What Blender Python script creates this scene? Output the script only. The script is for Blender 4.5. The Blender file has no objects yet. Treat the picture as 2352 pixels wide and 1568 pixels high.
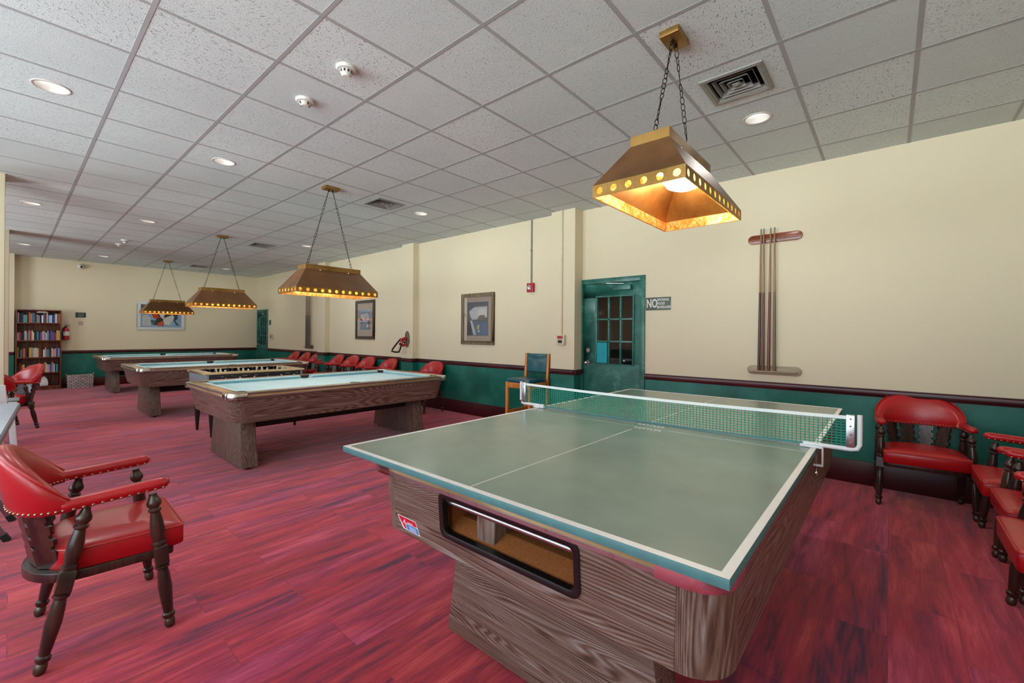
import bpy, bmesh, math, random
from math import sin, cos, pi, radians, sqrt, hypot
from mathutils import Vector, Matrix
random.seed(7)
S = bpy.context.scene
C = S.collection

# ------------------------------------------------------------------ mesh builder
class MB:
    def __init__(s): s.bm = bmesh.new()
    def face(s, pts, m=0):
        vs = [s.bm.verts.new(p) for p in pts]
        f = s.bm.faces.new(vs); f.material_index = m; return f
    def hexa(s, b, t, m=0):
        """b, t: four corners each, counter-clockwise from above"""
        vb = [s.bm.verts.new(p) for p in b]; vt = [s.bm.verts.new(p) for p in t]
        fs = [s.bm.faces.new(vb[::-1]), s.bm.faces.new(vt)]
        for i in range(4):
            j = (i+1) % 4
            fs.append(s.bm.faces.new((vb[i], vb[j], vt[j], vt[i])))
        for f in fs: f.material_index = m
    def box(s, x0, x1, y0, y1, z0, z1, m=0):
        s.hexa([(x0,y0,z0),(x1,y0,z0),(x1,y1,z0),(x0,y1,z0)], [(x0,y0,z1),(x1,y0,z1),(x1,y1,z1),(x0,y1,z1)], m)
    def bar(s, p0, p1, w, h, m=0, up=(0,0,1)):
        """rectangular bar from p0 to p1, w sideways, h along up"""
        p0, p1 = Vector(p0), Vector(p1); d = (p1-p0).normalized(); u = Vector(up)
        a = d.cross(u).normalized(); u = a.cross(d).normalized()
        q = lambda p: [p-a*w/2-u*h/2, p+a*w/2-u*h/2, p+a*w/2+u*h/2, p-a*w/2+u*h/2]
        s.loft([q(p0), q(p1)], m)
    def loft(s, rings, m=0, caps=True, closed=True):
        R = [[s.bm.verts.new(p) for p in r] for r in rings]
        n = len(R[0])
        for a, b in zip(R, R[1:]):
            for i in range(n if closed else n-1):
                j = (i+1) % n
                f = s.bm.faces.new((a[i], a[j], b[j], b[i])); f.material_index = m
        if caps:
            s.bm.faces.new(R[0][::-1]).material_index = m; s.bm.faces.new(R[-1]).material_index = m
        return R
    def prism(s, poly, f, t, m=0):
        """poly: 2D points; f(u, v, w) -> 3D; extruded w from t[0] to t[1]"""
        s.loft([[f(u, v, t[0]) for u, v in poly], [f(u, v, t[1]) for u, v in poly]], m)
    def tube(s, path, r, n=8, m=0, closed=False, caps=True, w=None):
        """round (or elliptic: r wide, w high) tube along a path; r may be a list"""
        P = [Vector(p) for p in path]; k = len(P); rings = []
        for i, p in enumerate(P):
            if closed: d = (P[(i+1) % k]-P[i-1]).normalized()
            else: d = (P[min(i+1, k-1)]-P[max(i-1, 0)]).normalized()
            u = Vector((0,0,1)) if abs(d.z) < .95 else Vector((0,1,0))
            a = d.cross(u).normalized(); u = a.cross(d).normalized()
            ri = r[i] if isinstance(r, (list, tuple)) else r
            wi = ri if w is None else (w[i] if isinstance(w, (list, tuple)) else w)
            rings.append([p+a*ri*cos(2*pi*j/n)+u*wi*sin(2*pi*j/n) for j in range(n)])
        if closed: rings.append(rings[0]); caps = False
        s.loft(rings, m, caps)
    def lathe(s, prof, p0, p1, n=12, m=0, caps=True):
        """prof: (t along p0->p1 in 0..1, radius)"""
        p0, p1 = Vector(p0), Vector(p1); d = (p1-p0).normalized()
        u = Vector((0,1,0)) if abs(d.y) < .9 else Vector((1,0,0))
        a = d.cross(u).normalized(); u = a.cross(d).normalized()
        s.loft([[p0.lerp(p1, t)+a*r*cos(2*pi*j/n)+u*r*sin(2*pi*j/n) for j in range(n)] for t, r in prof], m, caps)
    def cyl(s, p0, p1, r, n=16, m=0): s.lathe([(0, r), (1, r)], p0, p1, n, m)
    def dome(s, c, r, d, n=6, m=0, h=1.):
        d = Vector(d).normalized(); c = Vector(c)
        s.lathe([(0, r), (.55, r*.8), (1, r*.2)], c, c+d*r*h, n, m)
    def ball(s, c, r, n=12, m=0):
        c = Vector(c); k = max(4, n//2)
        s.lathe([((1-cos(pi*i/k))/2, max(1e-4, r*sin(pi*i/k))) for i in range(k+1)], c-Vector((0,0,r)), c+Vector((0,0,r)), n, m)
    def holed(s, f, hw, hh, r, n=16, m=0):
        """a hw x hh (half sizes) cell with a round hole; f(u, v) -> 3D"""
        q = []
        for i in range(n):
            a = 2*pi*(i+.5)/n; c, d = cos(a), sin(a); k = min(hw/max(abs(c),1e-6), hh/max(abs(d),1e-6))
            q.append((c*k, d*k, c*r, d*r))
        O = [s.bm.verts.new(f(x, y)) for x, y, _, _ in q]; I = [s.bm.verts.new(f(x, y)) for _, _, x, y in q]
        for i in range(n):
            j = (i+1) % n
            s.bm.faces.new((O[i], O[j], I[j], I[i])).material_index = m
            xi, yi, xj, yj = q[i][0], q[i][1], q[j][0], q[j][1]
            if abs(xi-xj) > 1e-6 and abs(yi-yj) > 1e-6:      # corner triangle
                c = (hw*(1 if xi+xj > 0 else -1), hh*(1 if yi+yj > 0 else -1))
                s.bm.faces.new((O[i], s.bm.verts.new(f(*c)), O[j])).material_index = m
    def build(s, name, mats, parent=None, smooth=True, bevel=0, seg=2, loc=None, ang=38):
        bm = s.bm
        bmesh.ops.remove_doubles(bm, verts=bm.verts, dist=1e-5)
        bmesh.ops.recalc_face_normals(bm, faces=bm.faces)
        if bevel:
            es = [e for e in bm.edges if len(e.link_faces) == 2 and e.calc_face_angle(0) > .6]
            bmesh.ops.bevel(bm, geom=es, offset=bevel, segments=seg, profile=.5, affect='EDGES', clamp_overlap=True)
        me = bpy.data.meshes.new(name); bm.to_mesh(me); bm.free()
        for x in (mats if isinstance(mats, (list, tuple)) else [mats]): me.materials.append(x)
        if smooth:
            me.polygons.foreach_set('use_smooth', [True]*len(me.polygons)); me.set_sharp_from_angle(angle=radians(ang))
        return link(name, me, parent, loc)

def link(name, data, parent=None, loc=None):
    o = bpy.data.objects.new(name, data); C.objects.link(o)
    if parent is not None: o.parent = parent
    if loc is not None: o.location = loc
    return o
def tag(o, label, cat, group=None, kind=None):
    o['label'] = label; o['category'] = cat
    if group: o['group'] = group
    if kind: o['kind'] = kind
    return o
def thing(name, label, cat, loc=(0,0,0), rz=0, group=None):
    o = link(name, None, None, loc); o.empty_display_size = .1; o.rotation_euler = (0,0,rz)
    return tag(o, label, cat, group)
def struct(o):
    o['kind'] = 'structure'; return o
def dup(root, loc, rz=None, label=None, group=None):
    r = root.copy(); C.objects.link(r); r.location = loc
    if rz is not None: r.rotation_euler = (0,0,rz)
    if label: r['label'] = label
    if group: r['group'] = group
    for ch in list(root.children):
        c = ch.copy(); C.objects.link(c); c.parent = r
        for g in list(ch.children):
            d = g.copy(); C.objects.link(d); d.parent = c
    return r
def text_part(name, body, size, m, parent, mat4, sx=1., align='CENTER', ext=.0006, shear=0, bold=0):
    cu = bpy.data.curves.new(name, 'FONT'); cu.body = body; cu.size = size; cu.extrude = ext; cu.align_x = align; cu.align_y = 'CENTER'
    cu.shear = shear; cu.offset = bold; cu.resolution_u = 3
    t = bpy.data.objects.new(name, cu); C.objects.link(t); bpy.context.view_layer.update()
    me = bpy.data.meshes.new_from_object(t.evaluated_get(bpy.context.evaluated_depsgraph_get()))
    bpy.data.objects.remove(t); bpy.data.curves.remove(cu)
    me.transform(Matrix.Diagonal((sx,1,1,1))); me.transform(mat4); me.materials.clear(); me.materials.append(m); me.name = name
    return link(name, me, parent)
def frame3(o, x, y):
    """matrix with axes x, y (and their normal) at o"""
    x, y = Vector(x).normalized(), Vector(y).normalized(); z = x.cross(y)
    return Matrix(((x.x,y.x,z.x,o[0]),(x.y,y.y,z.y,o[1]),(x.z,y.z,z.z,o[2]),(0,0,0,1)))

# ------------------------------------------------------------------ materials
class NT:
    def __init__(s, name):
        s.m = bpy.data.materials.new(name); s.m.use_nodes = True; s.t = s.m.node_tree; s.t.nodes.clear()
        s.out = s.n('ShaderNodeOutputMaterial'); s.b = s.n('ShaderNodeBsdfPrincipled'); s.l(s.b, 0, s.out, 0)
        s._tc = None
    def n(s, t, **kw):
        o = s.t.nodes.new(t)
        for k, v in kw.items(): setattr(o, k, v)
        return o
    def l(s, a, i, b, j): s.t.links.new(a.outputs[i], b.inputs[j])
    def tc(s, scale=(1,1,1), rot=(0,0,0), loc=(0,0,0), out='Object'):
        if s._tc is None: s._tc = s.n('ShaderNodeTexCoord')
        m = s.n('ShaderNodeMapping'); s.l(s._tc, out, m, 0)
        m.inputs['Scale'].default_value = scale; m.inputs['Rotation'].default_value = rot; m.inputs['Location'].default_value = loc
        return m
    def noise(s, vec, scale, detail=4, rough=.55, dist=0):
        o = s.n('ShaderNodeTexNoise'); s.l(vec, 0, o, 'Vector')
        o.inputs['Scale'].default_value = scale; o.inputs['Detail'].default_value = detail
        o.inputs['Roughness'].default_value = rough; o.inputs['Distortion'].default_value = dist
        return o
    def math(s, op, a, b=None, c=None):
        o = s.n('ShaderNodeMath', operation=op)
        for i, v in enumerate((a, b, c)):
            if v is None: continue
            if isinstance(v, tuple): s.l(v[0], v[1], o, i)
            elif hasattr(v, 'outputs'): s.l(v, 0, o, i)
            else: o.inputs[i].default_value = v
        return o
    def ramp(s, src, stops, out=0, interp='LINEAR'):
        o = s.n('ShaderNodeValToRGB'); o.color_ramp.interpolation = interp; e = o.color_ramp.elements
        while len(e) < len(stops): e.new(.5)
        for q, (p, c) in zip(e, stops): q.position = p; q.color = (*c, 1) if len(c) == 3 else c
        s.l(src, out, o, 0); return o
    def mix(s, fac, a, b, mode='MIX'):
        o = s.n('ShaderNodeMix', data_type='RGBA', blend_type=mode)
        for i, v in ((0, fac), (6, a), (7, b)):
            if hasattr(v, 'outputs'): s.l(v, 2 if v.bl_idname == 'ShaderNodeMix' else 0, o, i)
            elif isinstance(v, tuple): o.inputs[i].default_value = (*v, 1)
            else: o.inputs[i].default_value = v
        return o
    def col(s, src): s.l(src, 2 if src.bl_idname == 'ShaderNodeMix' else 0, s.b, 'Base Color')
    def bump(s, src, strength=.2, dist=.01, out=0):
        o = s.n('ShaderNodeBump'); o.inputs['Strength'].default_value = strength; o.inputs['Distance'].default_value = dist
        s.l(src, out, o, 'Height'); s.l(o, 0, s.b, 'Normal')
    def set(s, **kw):
        for k, v in kw.items(): s.b.inputs[k.replace('_', ' ')].default_value = v
        return s
def rgb(h):
    h = h.lstrip('#'); v = [int(h[i:i+2], 16)/255 for i in (0,2,4)]
    return tuple(c/12.92 if c <= .04045 else ((c+.055)/1.055)**2.4 for c in v)
def plain(name, c, rough=.5, metal=0., var=.12, scale=30, bump=0., coat=0., spec=.5, stretch=(1,1,1)):
    """a paint, plastic or metal with slight procedural variation"""
    c = rgb(c) if isinstance(c, str) else c
    t = NT(name); t.set(Roughness=rough, Metallic=metal, Specular_IOR_Level=spec, Coat_Weight=coat, Coat_Roughness=.15)
    n = t.noise(t.tc(stretch), scale, 5)
    t.col(t.ramp(n, [(.25, tuple(x*(1-var) for x in c)), (.75, tuple(min(1, x*(1+var)) for x in c))]))
    r = t.math('MULTIPLY_ADD', n, .16, max(.02, rough-.08)); t.l(r, 0, t.b, 'Roughness')
    if bump: t.bump(n, bump, .004)
    return t.m
def wood(name, cols, axis='X', rings=9, scale=1., rough=.45, fine=.5, coat=0., off=0):
    """laminate with cathedral grain along an axis: contour lines of a stretched noise plus fine pores"""
    st = {'X': (.17,1.6,1.6), 'Y': (1.6,.17,1.6), 'Z': (1.6,1.6,.17)}[axis]
    sf = {'X': (2.,70,70), 'Y': (70,2.,70), 'Z': (70,70,2.)}[axis]
    t = NT(name); t.set(Roughness=rough, Coat_Weight=coat, Coat_Roughness=.2)
    n = t.noise(t.tc(tuple(a*scale for a in st), loc=(off, off*.7, off*1.3)), 1.6, 3, .45, .25)
    f = t.noise(t.tc(tuple(a*scale for a in sf), loc=(off, 0, 0)), 1., 4, .6)
    sp = t.n('ShaderNodeSeparateXYZ'); t.l(t.tc(), 0, sp, 0)
    cross = (sp, 2) if axis != 'Z' else t.math('ADD', (sp, 0), (sp, 1))
    ph = t.math('ADD', t.math('MULTIPLY', cross, 6.283*scale*rings*1.35), t.math('MULTIPLY_ADD', n, rings*8.5, t.math('MULTIPLY', f, 4.5)))
    r = t.math('MULTIPLY_ADD', t.math('SINE', ph), .5, .5)
    mixv = t.math('ADD', t.math('MULTIPLY', r, 1-fine), t.math('MULTIPLY', f, fine))
    t.col(t.ramp(mixv, [(i/(len(cols)-1)*.7+.15, c) for i, c in enumerate(cols)]))
    t.bump(mixv, .12, .002)
    return t.m

def mat_carpet():
    t = NT('red_plank_carpet'); t.set(Roughness=.95, Specular_IOR_Level=.15, Sheen_Weight=.35, Sheen_Roughness=.45, Sheen_Tint=(1,.8,.85,1))
    br = t.n('ShaderNodeTexBrick', offset=.37, offset_frequency=2, squash=1)
    t.l(t.tc(), 0, br, 'Vector')
    for k, v in (('Color1', (0,0,0,1)), ('Color2', (1,1,1,1)), ('Mortar', (.3,.3,.3,1))): br.inputs[k].default_value = v
    br.inputs['Scale'].default_value = 1; br.inputs['Mortar Size'].default_value = .0025; br.inputs['Mortar Smooth'].default_value = .3
    br.inputs['Brick Width'].default_value = 1.0; br.inputs['Row Height'].default_value = .25; br.inputs['Bias'].default_value = 0
    # streaks, shifted from plank to plank
    off = t.n('ShaderNodeCombineXYZ'); t.l(t.math('MULTIPLY', br, 7.3), 0, off, 0); t.l(t.math('MULTIPLY', br, 3.1), 0, off, 2)
    def vadd(m):
        a = t.n('ShaderNodeVectorMath', operation='ADD'); t.l(m, 0, a, 0); t.l(off, 0, a, 1); return a
    a = t.noise(vadd(t.tc((1.1, 9, 1))), 1.5, 6, .62, .5)
    b = t.noise(vadd(t.tc((4., 55, 1))), 1.5, 4, .7)
    c = t.noise(t.tc((.5, 1.2, 1)), .8, 2)
    v = t.math('ADD', t.math('MULTIPLY', a, .95), t.math('ADD', t.math('MULTIPLY', b, .34), t.math('ADD', t.math('MULTIPLY', br, .07), t.math('MULTIPLY', c, .25))))
    v = t.math('SUBTRACT', v, .275)
    col = t.ramp(v, [(.30, rgb('#4b143d')), (.38, rgb('#761639')), (.47, rgb('#a61b39')), (.58, rgb('#be273c')), (.72, rgb('#da4b55'))])
    pile = t.noise(t.tc(), 420, 2)
    hue = t.noise(vadd(t.tc((.45, 2.2, 1), loc=(3,1,0))), 1.2, 3, .5)
    col = t.mix(t.ramp(hue, [(.46, (0,0,0)), (.66, (.75,.75,.75))]), col, t.ramp(v, [(.30, rgb('#451646')), (.5, rgb('#992757')), (.70, rgb('#d3517c'))]))
    col = t.mix(t.ramp(hue, [(.30, (.5,.5,.5)), (.44, (0,0,0))]), col, t.ramp(v, [(.30, rgb('#641a25')), (.5, rgb('#b93734')), (.70, rgb('#e36451'))]))
    m1 = t.mix(t.math('MULTIPLY', br, 0.0), col, (0,0,0)); 
    m2 = t.mix(.5, m1, t.ramp(pile, [(.3, (.55,.55,.55)), (.7, (1,1,1))]), 'MULTIPLY')
    seam = t.math('MULTIPLY', (br, 1), .35)
    m3 = t.n('ShaderNodeMix', data_type='RGBA', blend_type='MULTIPLY'); t.l(seam, 0, m3, 0); t.l(m2, 2, m3, 6); m3.inputs[7].default_value = (.35,.3,.35,1)
    t.l(m3, 2, t.b, 'Base Color'); t.bump(pile, .35, .004)
    return t.m
def mat_ceiling():
    t = NT('fissured_ceiling_tile'); t.set(Roughness=.92, Specular_IOR_Level=.2)
    base = rgb('#d6e4e3')
    sc = 1/.6096
    m = t.tc((sc, sc, 1), loc=(.1212*sc, -2.931*sc, 0))
    fl = t.n('ShaderNodeVectorMath', operation='FLOOR'); t.l(m, 0, fl, 0)
    wn = t.n('ShaderNodeTexWhiteNoise', noise_dimensions='2D'); t.l(fl, 0, wn, 'Vector')
    # fissures: short worm marks turned from tile to tile
    rot = t.n('ShaderNodeVectorRotate', rotation_type='Z_AXIS'); t.l(t.tc(), 0, rot, 0); t.l(t.math('MULTIPLY', (wn, 0), 6.28), 0, rot, 'Angle')
    mp = t.n('ShaderNodeMapping'); t.l(rot, 0, mp, 0); mp.inputs['Scale'].default_value = (26, 60, 1)
    f = t.noise(mp, 2.0, 2, .5, .6)
    p = t.noise(t.tc(), 210, 2)
    amt = t.math('MULTIPLY', (wn, 0), .8)
    fm = t.math('MULTIPLY', t.ramp(f, [(.615, (0,0,0)), (.65, (1,1,1))]), t.math('ADD', amt, .15))
    pm = t.ramp(p, [(.35, (.90,.90,.90)), (.65, (1.05,1.05,1.05))])
    c0 = t.ramp(wn, [(0, tuple(x*.95 for x in base)), (1, tuple(min(1,x*1.05) for x in base))])
    dirt = t.noise(t.tc(), .9, 4, .6)
    c1 = t.mix(1., c0, pm, 'MULTIPLY')
    c2 = t.mix(.6, c1, t.ramp(dirt, [(.35, (.86,.86,.87)), (.6, (1,1,1))]), 'MULTIPLY')
    c3 = t.mix(t.math('MULTIPLY', fm, .8), c2, (.16,.16,.16)); t.col(c3)
    t.bump(t.math('SUBTRACT', p, t.math('MULTIPLY', fm, 1.5)), .35, .004)
    return t.m
def mat_wallpaper():
    t = NT('cream_wallpaper'); t.set(Roughness=.55, Specular_IOR_Level=.35)
    a = t.noise(t.tc((40, 40, 160)), 3, 3); b = t.noise(t.tc((150,150,30)), 3, 2); c = t.noise(t.tc(), .7, 3)
    w = t.math('ADD', t.math('MULTIPLY', a, .6), t.math('MULTIPLY', b, .4))
    base = rgb('#ddd2b5')
    t.col(t.mix(.6, t.ramp(w, [(.3, tuple(x*.93 for x in base)), (.7, tuple(x*1.04 for x in base))]), t.ramp(c, [(.3, (.93,.93,.93)), (.7, (1,1,1))]), 'MULTIPLY'))
    t.bump(w, .12, .002); return t.m
def mat_green():
    t = NT('green_wainscot_paint'); t.set(Roughness=.38, Specular_IOR_Level=.5)
    c = t.noise(t.tc(), 2.2, 6, .65); d = t.noise(t.tc((30,30,80)), 3, 2)
    t.col(t.ramp(c, [(.3, rgb('#0c5648')), (.52, rgb('#11685a')), (.72, rgb('#2b7c70'))]))
    t.bump(d, .08, .002)
    r = t.math('MULTIPLY_ADD', c, .3, .22); t.l(r, 0, t.b, 'Roughness'); return t.m
def mat_doorpaint():
    t = NT('worn_green_door_paint'); t.set(Roughness=.35)
    c = t.noise(t.tc(), 5, 6, .7); t.col(t.ramp(c, [(.35, rgb('#1b5a4c')), (.55, rgb('#2f6e61')), (.68, rgb('#558a80'))]))
    r = t.math('MULTIPLY_ADD', c, .3, .18); t.l(r, 0, t.b, 'Roughness'); return t.m
def mat_vinyl(name, c, c2, rough=.33):
    t = NT(name); t.set(Roughness=rough, Specular_IOR_Level=.5, Coat_Weight=.25, Coat_Roughness=.25)
    n = t.noise(t.tc(), 4, 4); g = t.noise(t.tc(), 260, 2)
    t.col(t.ramp(n, [(.3, rgb(c)), (.7, rgb(c2))])); t.bump(g, .08, .002); return t.m
def mat_glass(name, tint=(1,1,1), rough=.0, k=1.1):
    t = NT(name); t.set(Transmission_Weight=1., Roughness=rough, IOR=1.45, Base_Color=(*tint,1)); 
    # let light sources shine through thin panes: straight transparency mixed with a mirror
    tr = t.n('ShaderNodeBsdfTransparent'); tr.inputs[0].default_value = (*tint,1)
    gl = t.n('ShaderNodeBsdfGlossy'); gl.inputs['Roughness'].default_value = rough
    fr = t.n('ShaderNodeFresnel'); fr.inputs[0].default_value = 1.5
    mx = t.n('ShaderNodeMixShader'); t.l(t.math('MULTIPLY', fr, k), 0, mx, 0); t.l(tr, 0, mx, 1); t.l(gl, 0, mx, 2); t.l(mx, 0, t.out, 0)
    t.t.nodes.remove(t.b); return t.m
def mat_amber():
    t = NT('mottled_amber_glass')
    n = t.noise(t.tc((1,1,.6)), 38, 3, .6, 1.2)
    col = t.ramp(n, [(.3, (.55,.2,.02)), (.5, (.9,.5,.12)), (.7, (1.,.85,.5))])
    tl = t.n('ShaderNodeBsdfTranslucent'); t.l(col, 0, tl, 0)
    gl = t.n('ShaderNodeBsdfGlossy'); gl.inputs['Roughness'].default_value = .15; t.l(col, 0, gl, 0)
    df = t.n('ShaderNodeBsdfDiffuse'); t.l(col, 0, df, 0)
    m1 = t.n('ShaderNodeMixShader'); m1.inputs[0].default_value = .3; t.l(tl, 0, m1, 1); t.l(df, 0, m1, 2)
    m2 = t.n('ShaderNodeMixShader'); m2.inputs[0].default_value = .12; t.l(m1, 0, m2, 1); t.l(gl, 0, m2, 2)
    tp = t.n('ShaderNodeBsdfTransparent'); tp.inputs[0].default_value = (1,.85,.55,1); m3 = t.n('ShaderNodeMixShader'); m3.inputs[0].default_value = .3; t.l(m2, 0, m3, 1); t.l(tp, 0, m3, 2)
    t.l(m3, 0, t.out, 0); t.t.nodes.remove(t.b); return t.m
def mat_emit(name, c, strength):
    t = NT(name); t.set(Base_Color=(*c,1), Emission_Color=(*c,1), Emission_Strength=strength); return t.m
def mat_cloth():
    t = NT('pale_blue_billiard_cloth'); t.set(Roughness=.9, Specular_IOR_Level=.2, Sheen_Weight=.5, Sheen_Roughness=.4)
    n = t.noise(t.tc(), 3, 4); f = t.noise(t.tc(), 500, 2)
    t.col(t.ramp(n, [(.3, rgb('#8dbac5')), (.7, rgb('#a4cad2'))])); t.bump(f, .2, .002); return t.m
def mat_tabletop():
    t = NT('green_table_tennis_paint'); t.set(Roughness=.26, Specular_IOR_Level=.6)
    n = t.noise(t.tc(), 2.5, 6, .65); f = t.noise(t.tc((6, 60, 1)), 6, 3)
    t.col(t.ramp(n, [(.3, rgb('#67796f')), (.55, rgb('#708278')), (.8, rgb('#7d8c83'))]))
    r = t.math('MULTIPLY_ADD', n, .06, .165); r2 = t.math('MULTIPLY_ADD', f, .06, r); t.l(r2, 0, t.b, 'Roughness'); return t.m
def mat_brass(name, lo, hi, rough=.4, metal=.85):
    t = NT(name); t.set(Metallic=metal, Roughness=rough)
    n = t.noise(t.tc(), 5, 5, .6); f = t.noise(t.tc((60, 60, 6)), 4, 3)
    t.col(t.ramp(t.math('ADD', t.math('MULTIPLY', n, .75), t.math('MULTIPLY', f, .25)), [(.35, rgb(lo)), (.65, rgb(hi))])); return t.m
def mat_weave():
    t = NT('grey_woven_basket'); t.set(Roughness=.8)
    b = t.n('ShaderNodeTexBrick'); t.l(t.tc((1,1,1), rot=(pi/2,0,0)), 0, b, 'Vector')
    for k, v in (('Color1', (*rgb('#ebe6e0'),1)), ('Color2', (*rgb('#c2bab2'),1)), ('Mortar', (*rgb('#4d4742'),1))): b.inputs[k].default_value = v
    b.inputs['Scale'].default_value = 1; b.inputs['Brick Width'].default_value = .075; b.inputs['Row Height'].default_value = .034; b.inputs['Mortar Size'].default_value = .005
    t.l(b, 0, t.b, 'Base Color'); t.bump(b, .6, .01); return t.m
def mat_print(name, cols, scale=4., seed=0.):
    """an abstract printed picture: blobs of a few colours"""
    t = NT(name); t.set(Roughness=.3)
    n = t.noise(t.tc((1,1,.7), loc=(seed, seed*2, seed)), scale, 2, .5, 1.4)
    t.col(t.ramp(n, [(.26+.5*i/len(cols), rgb(c)) for i, c in enumerate(cols)], interp='EASE')); return t.m

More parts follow.
